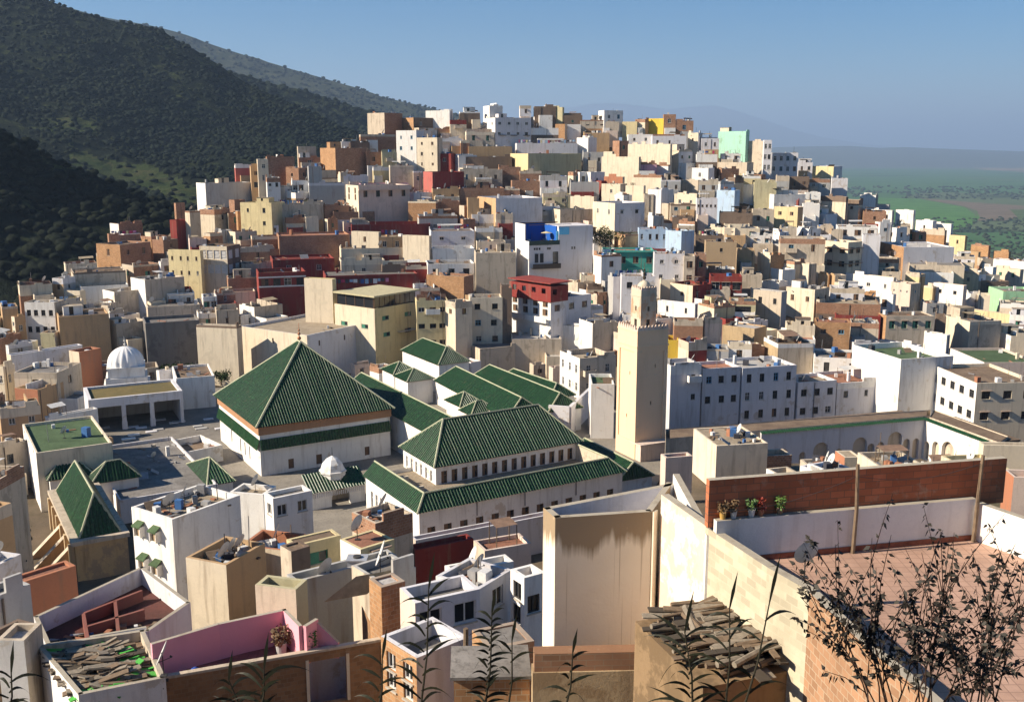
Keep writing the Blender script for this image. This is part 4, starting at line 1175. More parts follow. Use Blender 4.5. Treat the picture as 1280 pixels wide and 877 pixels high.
tile_slope(co_, P[0], P[1], Q[1], Q[0], .36, .09); tile_slope(co_, P[3], P[0], Q[0], Q[3], .36, .09); tile_slope(co_, P[1], P[2], Q[2], Q[1], .36, .09)
co_.build('tiled_parapet', tilemat(), ph_)
ins = MB(); ins.wall((ci, ci), (1, 0), wr-2*ci, ev-.6, ev+ch, (0, 1)); ins.wall((ci, ci), (0, 1), wl-ci, ev-.6, ev+ch, (1, 0)); ins.wall((wr-ci, ci), (0, 1), wl-ci, ev-.6, ev+ch, (-1, 0))
ins.build('parapet_back', W_('T'), ph_)
cp = MB()
for p, q in ((Q[0], Q[1]), (Q[3], Q[0]), (Q[1], Q[2]), (P[0], Q[0]), (P[1], Q[1])): cp.tube([p+v3(0, 0, .04), q+v3(0, 0, .04)], .12, .12, 6)
cp.build('coping', plain('ridge_mortar', (.40, .40, .27), .8), ph_)
tr = MB(); tr.poly([(.1, .1, ev-.4), (wr-.1, .1, ev-.4), (wr-.1, wl-.1, ev-.4), (.1, wl-.1, ev-.4)]); tr.build('terrace', RM('c'), ph_)
# inner hall in the local frame of the outer one
Mi = Matrix.Rotation(-f['phi'], 4, 'Z')
def loc(px, py, z, fr=None):
    q = atz(px, py, z); C = (fr or f)['C']; v = Vector((q.x-C.x, q.y-C.y)); c_, s_ = math.cos((fr or f)['phi']), math.sin((fr or f)['phi'])
    return v.x*c_+v.y*s_, -v.x*s_+v.y*c_
ix, iy = loc(545, 606, GZ+ev-.4)
g_in = fit(504, 545, 724, 583, 606, z=GZ+ev-.4, phi=PHI); iw, id_ = g_in['wr'], min(g_in['wl'], 13); ie = g_in['zt']-GZ
hr = [(iw*(.035+.0675*i), iw*(.035+.0675*i)+.74, ie-2.1, ie-.65) for i in range(14)]; hl = [(id_*(.08+.15*i), id_*(.08+.15*i)+.55, ie-2.1, ie-.75) for i in range(6)]
mb = MB(); sub = MB(); shell(mb, iw, id_, ev-.6, ie, hr, hl)
inner = mb.build('upper_wall', W_('W'), ph_, (ix, iy, 0))
for u0, u1, a, b2 in hr: link('window', window_mesh(u1-u0, b2-a, 'b'), inner, (u0, .12, a))
for u0, u1, a, b2 in hl: link('window', window_mesh(u1-u0, b2-a, 'w'), inner, (.12, id_-u0, a), -math.pi/2)
yc = g_in['C'].y+g_in['d1'][1]*iw*.5+g_in['d2'][1]*id_*.5
hr_ = kz(515)*yc-(g_in['zt'])
o_ = hip_roof(ph_, iw, id_, ie, hr_, id_*.42, .4, .36, 'x', .13, 'upper_roof'); o_.location = (ix, iy, 0)
print('prayer', wr, wl, ev, 'inner', iw, id_, ie, hr_)
# small low walls / dividers on the terrace
for t_ in (.42, .70): dv = MB(); dv.box(.9, 3.4, wl*t_, wl*t_+.25, ev-.4, ev+.5); dv.build('terrace_divider', W_('C'), ph_)
# ---- generic tiled pavilion
def pavilion(name, spec, label, rise=None, hipx=None, along='x', Y=None, z=None, phi=PHI, wall='W', over=.3, pitch=.34, wmin=None, dep=None, zt=None, cat='pavilion'):
    xl, xc, xr, yt, yb = spec; f = fit(xl, xc, xr, yt, yb, Y=Y, z=z, phi=phi, d=dep); ev = f['zt']-f['C'].z
    r = root_fit(name, f, label, cat); mb = MB(); shell(mb, f['wr'], f['wl'], -2.5, ev, top=False); mb.build('wall', W_(wall), r)
    hip_roof(r, f['wr'], f['wl'], ev, rise, hipx, over, pitch, along, .11); return r, f, ev
pavilion('tiled_pavilion', (503, 549, 586, 456, 476), 'small green tiled hipped pavilion below the pale yellow corner house', 2.4, 3.0, 'y', z=-38.5)
def long_roof(px0, py0, px1, py1, zr, half, rise, wallh, label, wall='W', hip=1.5):
    """ridge from its near end (px0,py0) to its far end (px1,py1), both at height zr"""
    A, B = atz(px0, py0, zr), atz(px1, py1, zr); d = Vector((B.x-A.x, B.y-A.y)); L = d.length; d /= L; phi = math.atan2(d.y, d.x)-math.pi/2
    d1 = Vector((math.cos(phi), math.sin(phi))); o = Vector((A.x, A.y))-d1*half-d*hip
    r = empty('tiled_gallery', (o.x, o.y, zr-rise-wallh), phi); tag(r, label, 'gallery')
    w, dd = half*2, L+2*hip; mb = MB(); shell(mb, w, dd, -3, wallh, top=False); mb.build('wall', W_(wall), r)
    hip_roof(r, w, dd, wallh, rise, hip+.25, .25, .34, 'y', .12); return r
long_roof(566, 522, 452, 466, -33.6, 2.6, 2.2, 2.4, 'longest green tiled gallery roof running back from the dark court beside the great hall', hip=.6)
long_roof(652, 497, 570, 458, -34.6, 3.0, 2.4, 2.6, 'green tiled gallery roof in the middle of the three parallel ones')
long_roof(700, 491, 612, 456, -35.2, 2.8, 2.2, 2.6, 'green tiled gallery roof nearest the minaret')
long_roof(696, 479, 642, 461, -35.0, 2.2, 1.8, 2.2, 'shortest green tiled gallery roof, at the back beside the white windowed house')
long_roof(512, 521, 462, 490, -36.6, 2.2, 1.8, 1.8, 'short lit green roof tucked between the great hall and the long gallery', hip=.6)
for i, (sp, lb) in enumerate((((478, 493, 521, 468, 480), 'small dark green hipped roof at the back of the inner court'),
                              ((494, 510, 541, 477, 490), 'second small dark green hipped roof at the back of the inner court'),
                              ((558, 576, 603, 508, 522), 'small green hipped roof at the front of the inner court'),
                              ((576, 590, 622, 519, 532), 'foremost small green hipped roof beside the prayer hall roof'))):
    pavilion('tiled_pavilion', sp, lb, 1.5, None, 'x', z=-38.2-.3*i, dep=4.6)
# court floor and white court walls between the galleries
def prism(name, pts, z0, z1, mat, label=None, cat=None, kind=None, roofm=None, parent=None):
    """flat-topped block over a polygon of world xy points"""
    c = sum((Vector((p[0], p[1])) for p in pts), Vector((0, 0)))/len(pts); mb = MB(); P = [(p[0]-c.x, p[1]-c.y) for p in pts]; n = len(P)
    r = empty(name, (c.x, c.y, z0))
    for i in range(n):
        a, b = P[i], P[(i+1) % n]; mb.poly([(*a, 0), (*b, 0), (*b, z1-z0), (*a, z1-z0)])
    if not roofm: mb.poly([(*p, z1-z0) for p in P])
    mb.build('wall', mat, r)
    if roofm:
        rf = MB(); rf.poly([(p[0]*.97, p[1]*.97, z1-z0-.12) for p in P]); rf.build('roof', roofm, r)
    if label: tag(r, label, cat)
    return r
def wallstrip(name, pts, z0, z1, t, mat, label=None, cat='wall', z1b=None, parent=None, copingm=None):
    """upright wall following world xy points, height from z0 to z1 (z1b at its far end)"""
    c = Vector((pts[0][0], pts[0][1])); mb = MB(); n = len(pts); Z = [z1+(z1b-z1)*i/(n-1) if z1b is not None else z1 for i in range(n)]
    P = [Vector((p[0], p[1]))-c for p in pts]
    for i in range(n-1):
        d = (P[i+1]-P[i]); L = d.length; d /= L; nn = Vector((-d.y, d.x))*(t/2); e = d*(t/2-.001)*0
        q = [P[i]-nn, P[i+1]-nn, P[i+1]+nn, P[i]+nn]; zz = [Z[i], Z[i+1], Z[i+1], Z[i]]
        b = [(v.x, v.y, 0) for v in q]; tp = [(v.x, v.y, z-z0) for v, z in zip(q, zz)]
        mb.poly([b[0], b[1], tp[1], tp[0]]); mb.poly([b[1], b[2], tp[2], tp[1]]); mb.poly([b[2], b[3], tp[3], tp[2]]); mb.poly([b[3], b[0], tp[0], tp[3]]); mb.poly(tp, 1 if copingm else 0)
    o = mb.build(name, [mat, copingm] if copingm else mat, parent, (c.x, c.y, z0) if parent is None else (0, 0, 0))
    if label: tag(o, label, cat)
    return o
# ---- little cupola and arched wing in front of the great hall
f = fit(369, 389, 456, 616, 640, z=GZ, phi=PHI); wr = f['wr']; ev = f['zt']-GZ
wing = root_fit('arched_gate_wing', f, 'low white wing with a dark arch and green tiled eave before the great hall', 'gate')
aw = arch_wall('wall', wr, ev+.2, [(wr*.55, 1.15, .9, .02, 1.15)], W_('W'), .45); link('wall', aw, wing)
dk = MB(); dk.poly([(0, 2.2, 0), (wr, 2.2, 0), (wr, 2.2, ev), (0, 2.2, ev)]); dk.wall((0, 3.5), (0, -1), 3.05, -.5, ev, (-1, 0)); dk.build('back_wall', W_('T'), wing)
fr = MB()
for i in range(26): fr.box(wr*(i+.2)/26, wr*(i+.65)/26, -.07, -.003, ev-.75, ev-.25)
fr.build('frieze', W_('L'), wing)
ts = MB(); tile_slope(ts, (-.2, -.4, ev), (wr+.2, -.4, ev), (wr+.2, 2.4, ev+1.5), (-.2, 2.4, ev+1.5), .34, .09); ts.build('roof', tilemat(), wing)
f = fit(402, 416, 432, 590, 600, z=-38.6, phi=PHI)
q = atz(416, 592, -37.6); cup = empty('cupola', (q.x, q.y, -38.8)); tag(cup, 'little white eight-sided cupola with a spike before the great hall wall', 'cupola')
mb = MB(); mb.lathe([(1.5, 0), (1.5, 1.5), (1.62, 1.52), (1.62, 1.72), (1.45, 1.75), (1.2, 2.5), (.7, 3.1), (.05, 3.45)], 8); mb.build('dome', W_('W'), cup)
mb = MB(); mb.tube([(0, 0, 3.4), (0, 0, 4.5)], .05, .02); mb.build('finial', plain('iron_dark', (.06, .055, .05), .6), cup)
# ---- minaret
f = fit(769, 793, 830, 414, 576, z=GZ); wr = (f['wr']+f['wl'])/2; ht = f['zt']-GZ
mina = root_fit('minaret', f, 'tall square tan minaret with toothed parapets rising beside the green roofs', 'minaret')
TANM = stucco('minaret_render', (.86, .61, .39), .25, (.40, .30, .19), .05, (.6, .48, .34))
mb = MB(); band = 1.35; ins_ = .55; rc = .14
for ang in range(4):
    M = Matrix.Translation((wr/2, wr/2, 0)) @ Matrix.Rotation(ang*math.pi/2, 4, 'Z') @ Matrix.Translation((-wr/2, -wr/2, 0)); t = MB()
    t.wall((0, 0), (1, 0), wr, -1, ht, (0, -1), [(ins_, wr-ins_, 2.6, ht-2.9)], rc, 0)
    slit = [(wr*(.5+.12*(z>8))-.09, wr*(.5+.12*(z>8))+.09, z, z+.5) for z in ((5.5, 11.5) if ang % 2 else (7.5, 12.5))]
    t.wall((ins_, rc), (1, 0), wr-2*ins_, 2.6, ht-2.9, (0, -1), [(a-ins_, b-ins_, c, d) for a, b, c, d in slit], .3, 0)
    for a, b, c, d in slit: t.poly([(a, rc+.28, c), (b, rc+.28, c), (b, rc+.28, d), (a, rc+.28, d)], 1)
    t.box(-.07, wr+.07, -.08, -.003, ht-band-.9, ht-band-.7); t.box(-.05, wr+.05, -.06, -.003, ht-.28, ht-.1)
    i0 = len(mb.v); mb.v += [tuple(M @ Vector(p)) for p in t.v]; mb.f += [tuple(i0+k for k in q) for q in t.f]; mb.m += t.m
mb.poly([(0, 0, ht-.02), (wr, 0, ht-.02), (wr, wr, ht-.02), (0, wr, ht-.02)])
mb.build('shaft', [TANM, glass()], mina)
def merlons(parent, w, x0, y0, z, n, h, mat, name='parapet'):
    s = w/n
    for side in range(4):
        m = MB(); M = Matrix.Translation((x0+w/2, y0+w/2, z)) @ Matrix.Rotation(side*math.pi/2, 4, 'Z'); t = MB(); t.box(-w/2+.001, w/2-.24, -w/2, -w/2+.22, 0, .12)
        for i in range(n-(1 if side else 0)):
            ax, bx = -w/2+s*i+.1*s, -w/2+s*i+.9*s; t.box(ax, bx, -w/2+.004, -w/2+.216, .12, h*.65); t.box(ax+(bx-ax)*.25, bx-(bx-ax)*.25, -w/2+.02, -w/2+.2, h*.65, h)
        m.v = [tuple(M @ Vector(p)) for p in t.v]; m.f, m.m = t.f, t.m; m.build(name, mat, parent)
merlons(mina, wr, 0, 0, ht, 9, .62, W_('X'))
lw = wr*.50; lx = (wr-lw)/2; lh = 5.1
LM = stucco('lantern_render', (.58, .50, .38), .7, (.25, .17, .1), .5, (.52, .34, .22))
mb = MB()
for ang in range(4):
    M = Matrix.Translation((wr/2, wr/2, ht)) @ Matrix.Rotation(ang*math.pi/2, 4, 'Z') @ Matrix.Translation((-lw/2, -lw/2, 0)); t = MB()
    hs = [(lw*.5-.17, lw*.5+.17, 2.3, 2.95), (lw*.5-.3, lw*.5+.3, .15, 1.2)]
    t.wall((0, 0), (1, 0), lw, 0, lh, (0, -1), hs, .3, 0)
    for a, b, c, d in hs: t.poly([(a, .29, c), (b, .29, c), (b, .29, d), (a, .29, d)], 1)
    t.box(-.05, lw+.05, -.07, -.003, lh-.85, lh-.7); t.box(.2, .3, -.05, -.003, 1.4, lh-1.); t.box(lw-.3, lw-.2, -.05, -.003, 1.4, lh-1.)
    i0 = len(mb.v); mb.v += [tuple(M @ Vector(p)) for p in t.v]; mb.f += [tuple(i0+k for k in q) for q in t.f]; mb.m += t.m
mb.poly([(lx, lx, ht+lh-.02), (lx+lw, lx, ht+lh-.02), (lx+lw, lx+lw, ht+lh-.02), (lx, lx+lw, ht+lh-.02)])
mb.build('lantern', [LM, glass()], mina); merlons(mina, lw, lx, lx, ht+lh, 6, .5, W_('X'), 'lantern_parapet')
mb = MB(); mb.lathe([(lw*.36, 0), (lw*.37, .3), (lw*.32, .7), (lw*.2, 1.05), (.03, 1.25)], 16, (wr/2, wr/2, ht+lh)); mb.build('dome', W_('C'), mina, smooth=True)
mb = MB(); zz = ht+lh+1.2; mb.tube([(wr/2, wr/2, zz), (wr/2, wr/2, zz+2.4)], .05, .03)
for q, r in ((.35, .26), (.9, .2), (1.4, .15)): mb.lathe([(.01, -r), (r*.7, -r*.7), (r, 0), (r*.7, r*.7), (.01, r)], 10, (wr/2, wr/2, zz+q))
mb.tube([(wr/2-.5, wr/2, zz-.9), (wr/2-.5, wr/2, zz+3.2)], .03, .02)
mb.build('finial', plain('bronze', (.10, .075, .045), .5, .4), mina, smooth=True)
mb = MB(); mb.box(.1, wr+1.6, -1.3, 1.2, -1, 2.35); mb.box(-.02, wr+1.75, -1.42, 1.3, 2.35, 2.55); mb.build('foot_block', W_('X'), mina)
print('minaret', wr, ht)
# ---- ribbed white dome on stepped base
q = atz(159, 474, -38.5)
kb = empty('ribbed_dome_tomb', (q.x, q.y, -40.5), R(20)); tag(kb, 'white tomb with a ribbed melon dome on a stepped square base', 'tomb')
mb = MB(); s = 3.7
mb.box(-s, s, -s, s, -2, 1.6); mb.box(-s+.4, s-.4, -s+.4, s-.4, 1.6, 2.9); mb.box(-s+.8, s-.8, -s+.8, s-.8, 2.9, 4.4); mb.box(-s+.65, s-.65, -s+.65, s-.65, 4.4, 4.65); mb.build('base', W_('W'), kb)
mb = MB(); pr = [(2.95*math.cos(t)*(1.0 if t > .2 else .985), 3.15*math.sin(t)) for t in np.linspace(0, 1.52, 12)]; mb.lathe(pr, 64, (0, 0, 4.6), 0, 16, .10); mb.build('dome', stucco('dome_lime', (.74, .73, .72), .15), kb, smooth=True)
mb = MB(); mb.tube([(0, 0, 7.6), (0, 0, 9.5)], .06, .03)
for q_, r in ((.5, .22), (1.1, .16)): mb.lathe([(.01, -r), (r, 0), (.01, r)], 8, (0, 0, 7.6+q_))
mb.build('finial', W_('W'), kb)
# ---- porticoed court at the left
zc = GZ+.2; zr = zc+5.0
A, B, C_, D_ = atz(110, 500, zr), atz(228, 488, zr), atz(188, 474, zr), atz(92, 482, zr)
d = Vector((B.x-A.x, B.y-A.y)); L = d.length; phi = math.atan2(d.y, d.x); dep = 9.0
port = empty('portico', (A.x, A.y, zc), phi); tag(port, 'white portico with two square columns and a dry grassy flat roof', 'portico')
mb = MB(); H = 5.0
mb.box(0, L, 0, .5, H-1.3, H); mb.box(0, .5, .5, dep, -.5, H); mb.box(L-.45, L, .5, dep, -.5, H); mb.box(.5, L-.45, dep-.4, dep, -.5, H); mb.box(0, .5, 0, .5, -.5, H-1.3); mb.box(L-.45, L, 0, .5, -.5, H-1.3)
mb.build('wall', W_('L'), port)
for u in (.36, .66):
    m = MB(); m.box(L*u-.3, L*u+.3, .0, .55, 1.2, H-1.3); m.box(L*u-.36, L*u+.36, -.06, .61, -.5, 1.2); m.build('column', W_('L'), port)
m = MB(); m.poly([(.5, .5, H-.35), (L-.45, .5, H-.35), (L-.45, dep-.4, H-.35), (.5, dep-.4, H-.35)]); m.build('roof', roofmat('dry_grass_roof', (.20, .15, .06), (.13, .11, .05), .4), port)
m = MB(); m.poly([(.5, dep-.5, 0), (L-.4, dep-.5, 0), (L-.4, dep-.5, 3.4), (.5, dep-.5, 3.4)]); m.build('back_panel', W_('G'), port)
cb = MB(); cb.box(0, L+14, -16, 11, -.6, 0.02)
court = cb.build('court_paving', roofmat('worn_marble', (.31, .28, .24), (.19, .17, .145), .3), None, (A.x, A.y, zc), phi); tag(court, kind='structure')
for i in range(15):
    m = MB(); u, v = rng.uniform(1, L+5), rng.uniform(-8.5, 3); m.box(0, rng.uniform(1.2, 2.2), 0, .8, 0, .12)
    t = m.build('grave_slab', WM(rng.choice('WLG')), None, (A.x+d.x/L*u-d.y/L*v, A.y+d.y/L*u+d.x/L*v, zc+.02), phi)
    tag(t, 'pale flat slab lying on the paving of the porticoed court', 'slab', 'flat slabs on the porticoed court')
# white block with door right of the portico
house(222, 222, 268, 473, 502, 'W', 'Y122 blank nohut rb p.4 d10', 'white blank house with a lone dark doorway beside the porticoed court', 'court_house')
house(196, 200, 222, 468, 480, 'W/L', 'Y128 blank nohut rg p.9', 'little white walled terrace right of the ribbed dome')
house(176, 203, 278, 572, 592, 'W/W', 'z-40.8 blank nohut rb p.9', 'flat roofed white porch with thick parapet walls right of the tiled turrets', 'porch')
house(108, 152, 272, 625, 655, 'W/L', 'z-41 blank nohut p.4 rg ph31', 'long low white court wall with a dark round arch behind the hooded window house')
pavilion('tiled_pavilion', (237, 262, 291, 606, 620), 'little green tiled roof alone before the shrine hall corner', 1.9, None, 'x', z=-40., dep=6)
house(28, 52, 140, 566, 640, 'W/C', 'z-41 nohut p.35 rj v3x2 w0x0 ph31 S.6x1.2', 'white house with a green flat roof beside the tiled turrets')
pavilion('tiled_turret', (54, 66, 114, 600, 640), 'small green pyramid roof on the white house with the green flat roof', 2.5, None, 'x', z=-40.8, dep=6, phi=31, cat='turret')
pavilion('tiled_turret', (113, 120, 173, 604, 640), 'low green hipped turret roof right of the other turret', 2.0, 2.0, 'x', z=-40.8, dep=6, phi=31, cat='turret')
# ochre buttressed house with the green hip roof
f = fit(64, 98, 159, 678, 728, z=GZ, phi=31., d=13.); wr, wl = f['wr'], f['wl']; ev = f['zt']-GZ
oh = root_fit('buttressed_house', f, 'ochre buttressed house with a long green hipped roof in the lower left', 'house')
mb = MB(); shell(mb, wr, wl, -4, ev, top=True); mb.build('wall', stucco('ochre_limewash', (.56, .38, .19), 1., (.16, .10, .06), .5, (.36, .25, .15)), oh)
mb = MB()
for u in np.linspace(.8, wl-1, 6): mb.box(-.5, -.003, u, u+.55, -4, ev-.5)
mb.build('buttress', stucco('ochre_light', (.60, .46, .28), .8), oh)
mb = MB(); mb.box(-.35, wr+.2, -.25, wl+.2, ev-.3, ev+.12); mb.build('cornice', W_('T'), oh)
hip_roof(oh, wr-1.2, wl-1.2, ev+.12, 3.6, wr*.42, .1, .36, 'y', .12).location = (.6, .6, 0)
for i, u in enumerate((8.5, 5.2, 1.9)):
    bx, by_ = f['C'].x+f['d2'][0]*u-f['d1'][0]*3.4, f['C'].y+f['d2'][1]*u-f['d1'][1]*3.4; m = MB(); w_ = 3.38
    m.poly([(0, 0, -3), (w_, 0, -3), (w_, 0, 3.2), (0, 0, 0)]); m.poly([(0, .6, -3), (w_, .6, -3), (w_, .6, 3.2), (0, .6, 0)]); m.poly([(-.1, -.1, .02), (w_, -.1, 3.24), (w_, .7, 3.24), (-.1, .7, .02)], 1); m.poly([(0, 0, -3), (0, .6, -3), (0, .6, 0), (0, 0, 0)])
    o = m.build('sloping_wall', [W_('O'), W_('T')], None, (bx, by_, GZ), f['phi']); tag(o, ('farthest', 'middle', 'nearest')[i]+' of three sloping ochre walls propping the buttressed house', 'wall')
# ---- arcaded court right of the minaret
zt_ = GZ+5.6; P0, P1, P2 = atz(952, 541, zt_), atz(1156, 523, zt_), atz(1234, 552, zt_)
def arcade(A, B, label, arches, mat):
    d = Vector((B.x-A.x, B.y-A.y)); L = d.length; phi = math.atan2(d.y, d.x); r = empty('arcade', (A.x, A.y, GZ), phi); tag(r, label, 'arcade')
    link('wall', arch_wall('wall', L, 5.6, [(L*u, hw, sp+.45, .05, pt) for u, hw, sp, pt in arches], mat, .5), r)
    m = MB(); m.poly([(0, 4.9, 0), (L, 4.9, 0), (L, 4.9, 5.2), (0, 4.9, 5.2)]); m.poly([(0, .5, 0), (0, 4.89, 0), (0, 4.89, 5.2), (0, .5, 5.2)]); m.poly([(L, .5, 0), (L, 4.89, 0), (L, 4.89, 5.2), (L, .5, 5.2)]); m.build('back_wall', W_('K'), r)  # dark brown put in to paint the gloom behind the arches
    m = MB(); m.box(-.1, L+.1, .502, 5.0, 5.25, 5.5); m.build('roof', RM('b'), r)
    m = MB(); tile_slope(m, (-.1, -.3, 5.5), (L+.1, -.3, 5.5), (L+.1, .25, 5.72), (-.1, .25, 5.72), .34, .05); m.build('tiled_eave', tilemat(), r); return r, L, phi
arcade(P0, P1, 'long white arcade of pointed arches across the far side of the court', [(.05, .45, 1.5, 1.2), (.125, 1.05, 1.7, 1.1), (.25, .5, 1.5, 1.2), (.36, 1.15, 1.9, 1.1), (.47, .5, 1.5, 1.2), (.60, 1.1, 2.1, 1.15), (.67, .55, 1.7, 1.2), (.73, .55, 1.8, 1.2), (.82, 1.15, 2.4, 1.1), (.895, .55, 1.9, 1.2), (.955, .5, 1.9, 1.2)], W_('L'))
arcade(P1, P2, 'short white arcade with two arches closing the right end of the court', [(.07, .5, 1.6, 1.2), (.22, .65, 1.9, 1.15), (.42, 1.15, 2.0, 1.1)], W_('W'))
# ledge roof in front of the white row
zl = zt_+.25; prism('arcade_roof', [atz(832, 548, zl), atz(1163, 519, zl), atz(1163, 512, zl), atz(832, 536, zl)], GZ, zl, W_('T'), 'long brown tiled ledge roof at the foot of the white row houses', 'roof', roofm=RM('b'))
prism('arcade_roof', [atz(1162, 521, zl), atz(1250, 553, zl), atz(1260, 545, zl), atz(1168, 512, zl)], GZ, zl, W_('T'), 'brown ledge roof at the foot of the white hotel', 'roof', roofm=RM('b'))

pv = MB(); pv.poly([tuple(atz(x, y, GZ+.2)) for x, y in ((70, 566), (330, 645), (520, 708), (800, 645), (845, 560), (720, 482), (450, 472), (250, 486))])
tag(pv.build('court_paving', roofmat('court_flagstone', (.40, .36, .30), (.26, .23, .19), .25)), kind='structure')
# ------------------------------------------------------------------ houses between the sanctuary and the viewer
WOOD = plain('old_wood', (.20, .14, .09), .85, noise=.4, scale=5)
IRON = plain('iron_dark', (.06, .055, .05), .6)
_F = """
164 222 300 649 750 W/W T-24 blank nohut p.5 rc;hooded window house|tall white house with four small tile-hooded windows on its sunny flank
330 343 390 623 662 W/W T-26 w2x1 nohut p.3 rg S.8x.9;white cube house with two little square windows before the tiled gate wing
287 331 345 618 660 W/W T-27 blank nohut p.4 rc;low white roof terrace between the hooded window house and the white cube
232 286 331 706 764 C/O T-23 blank nohut p.7 rb;mossy terrace|mossy yellow walled terrace house with iron railings below the hooded window house
300 358 382 690 730 C/A T-24 blank nohut p.8 ra;cream house with a reddish roof floor left of the mossy roofed yellow house
358 371 426 682 735 Y/Y T-23.6 w1x1 nohut p.06 rb S1.2x.8;mossy roofed yellow house|yellow house with a flat mossy brown roof below the arched gate wing
425 452 493 690 730 W/Y T-23.4 w1x1 nohut p.06 ra S1.2x1.0;red roofed house|small white house with a plain reddish brown roof beside the prayer hall corner
440 470 516 664 690 T/T T-27 blank nohut p.4 rb
357 366 382 702 735 T/K T-22.6 blank nohut p.1 rb;narrow brown roof cabin standing before the mossy roofed yellow house
365 372 497 727 780 G/G T-22 blank nohut p1.6 rg d7;sunken grey terrace|grey walled sunken terrace crowded with dishes and a water tank
320 372 384 760 790 C/V T-21.5 blank nohut p.9 rg;long mossy cream wall house beside the pink terrace
463 478 507 762 790 Q/B T-20.6 blank nohut p.1 rw;orange brick roof cabin|orange brick roof cabin with a pale slab top among the dishes
516 520 690 675 703 X/L T-37 blank nohut p.5 ra d8;pinkish roof strip running along the foot of the prayer hall
517 519 592 700 722 K/R T-30 blank nohut p.6 rr;low house wrapped in a dark red tarpaulin below the prayer hall windows
560 566 642 716 760 W/W T-24 blank nohut p1.3 rg d8;white walled terrace|white walled roof terrace with a large dish in front of the prayer hall
592 606 664 700 724 T/X T-29 blank nohut p.3 ra;low tan house piled with scrap below the prayer hall windows
640 655 678 722 800 W/W T-19.6 v1x2 nohut p.5 fk S.7x.9;tall narrow white house squeezed beside the bare tower wall
500 520 600 772 812 X/L T-20 w2x1 nohut p.5 rg S1.1x1.3 fw;pinkish grey house with two white window frames behind the orange brick gable
476 522 586 822 900 Q/L T-18 v2x2 nohut p.7 rg S.6x1.1 fw;orange brick gable|orange brick house with a stepped lit side and a whitewashed front behind the canes
590 612 668 812 900 Q/B T-17 blank nohut p.06 rg;ochre brick house right of the split wooden post
545 600 640 757 790 W/L T-21 w1x1 nohut p.5 rg fw S.9x1.0;white house with a pale balustrade beside the big leaning dish
440 470 520 745 775 T/G T-22 blank nohut p.4 rg
-40 -8 26 712 775 L/L T-24 blank nohut p.3;lilac edge house|plain lilac white house cut by the left edge of the picture
26 30 96 744 775 T/A T-24 blank nohut p.15 ra;low house with a flat salmon roof under the sloping ochre walls
-30 2 46 806 900 T/K T-21 blank nohut p.3 rb;brown house in the lower left corner
12 40 52 800 900 W/T T-20.6 blank nohut p.3;white sliver of a house beside the scrap covered roof
-30 -6 40 772 800 T/G T-22.5 blank nohut p.3 rg
867 894 960 557 600 C/C T-27 blank nohut p.1 rc;cream cube house|sunlit cream cube house with a stained flat roof before the arcaded court
829 831 866 572 612 X/X T-26 blank nohut p.5 ra;small pinkish white house with a red awning left of the cream cube
905 908 962 602 638 W/W T-24 w2x1 nohut p.7 rg;white house with a railed terrace in front of the cream cube
958 976 1004 598 630 W/T T-25 blank nohut p.4 rg;white and tan house with a brick cluttered roof left of the roof cabin
1044 1054 1076 572 601 A/C T-27 blank nohut p.05 rc;roof cabin with a red door wall in front of the arcade
1000 1014 1052 592 618 T/T T-26.5 blank nohut p.4 rg
1072 1102 1160 590 618 C/T T-26 blank nohut p.5 rc;cream walled flat roof in front of the arcade's tall arches
1155 1160 1226 588 616 T/T T-27 blank nohut p.3 rg;tan house with a long grey roof beside the cream parapet
1176 1210 1264 596 622 C/Y T-25.6 blank nohut p.6 rg;cream house with a yellow canopy above the brick terrace wall
1010 1016 1062 593 640 T/C T-29 blank nohut p.4 rb
1085 1092 1150 590 640 C/T T-29.5 blank nohut p.3 rg
1150 1160 1215 595 640 W/L T-29 blank nohut p.5 ra
905 912 990 572 640 W/T T-29 w2x1 nohut p.5 rc
1224 1227 1310 556 584 C/C T-28 blank nohut p.3 rc;long cream wall under the white hotel at the picture's right edge
1000 1040 1080 608 634 W/L T-24 blank nohut p.4 rg
-60 -6 30 606 680 O/T T-29 blank nohut p.4;
-20 -4 34 560 620 O/T z-41 w1x1 nohut p.4
-30 -10 14 640 700 C/O T-27 blank nohut p.4 rg
1255 1262 1310 596 650 A/X T-24 blank nohut p.5 ra;red walled house behind the right end of the brick terrace wall
"""
for ln in _F.strip().split('\n'):
    ln, _, lab = ln.partition(';'); t = ln.split(); xl, xc, xr, yt, yb = map(float, t[:5])
    house(xl, xc, xr, yt, yb, t[5], ' '.join(t[6:]), lab.strip() or None)
# tile-hooded windows of the white house
hh = by('hooded window house')
for (u, zz) in ((.23, .72), (.62, .72), (.60, .30), (.28, .32)):
    y = hh['wl']*(1-u); z = hh['zt']*zz; m = MB()
    s = .72; B = lambda x0, x1, y0, y1, z0, z1, k=0: m.box(x0*s, x1 if x1 == -.003 else x1*s, y+y0*s, y+y1*s, z+z0*s, z+z1*s, k)
    m.poly([(-.02, y-.5*s, z+1.15*s), (-.02, y+.5*s, z+1.15*s), (-.75*s, y+.6*s, z+.75*s), (-.75*s, y-.6*s, z+.75*s)], 1); m.poly([(-.02, y-.5*s, z+1.05*s), (-.02, y+.5*s, z+1.05*s), (-.75*s, y+.6*s, z+.66*s), (-.75*s, y-.6*s, z+.66*s)], 1)
    B(-.6, -.003, -.5, -.4, -.3, .72); B(-.6, -.003, .4, .5, -.3, .72); B(-.35, -.003, -.38, .38, -.3, .6, 2)
    m.build('hooded_window', [W_('W'), RM('j'), W_('I')], hh['root'])
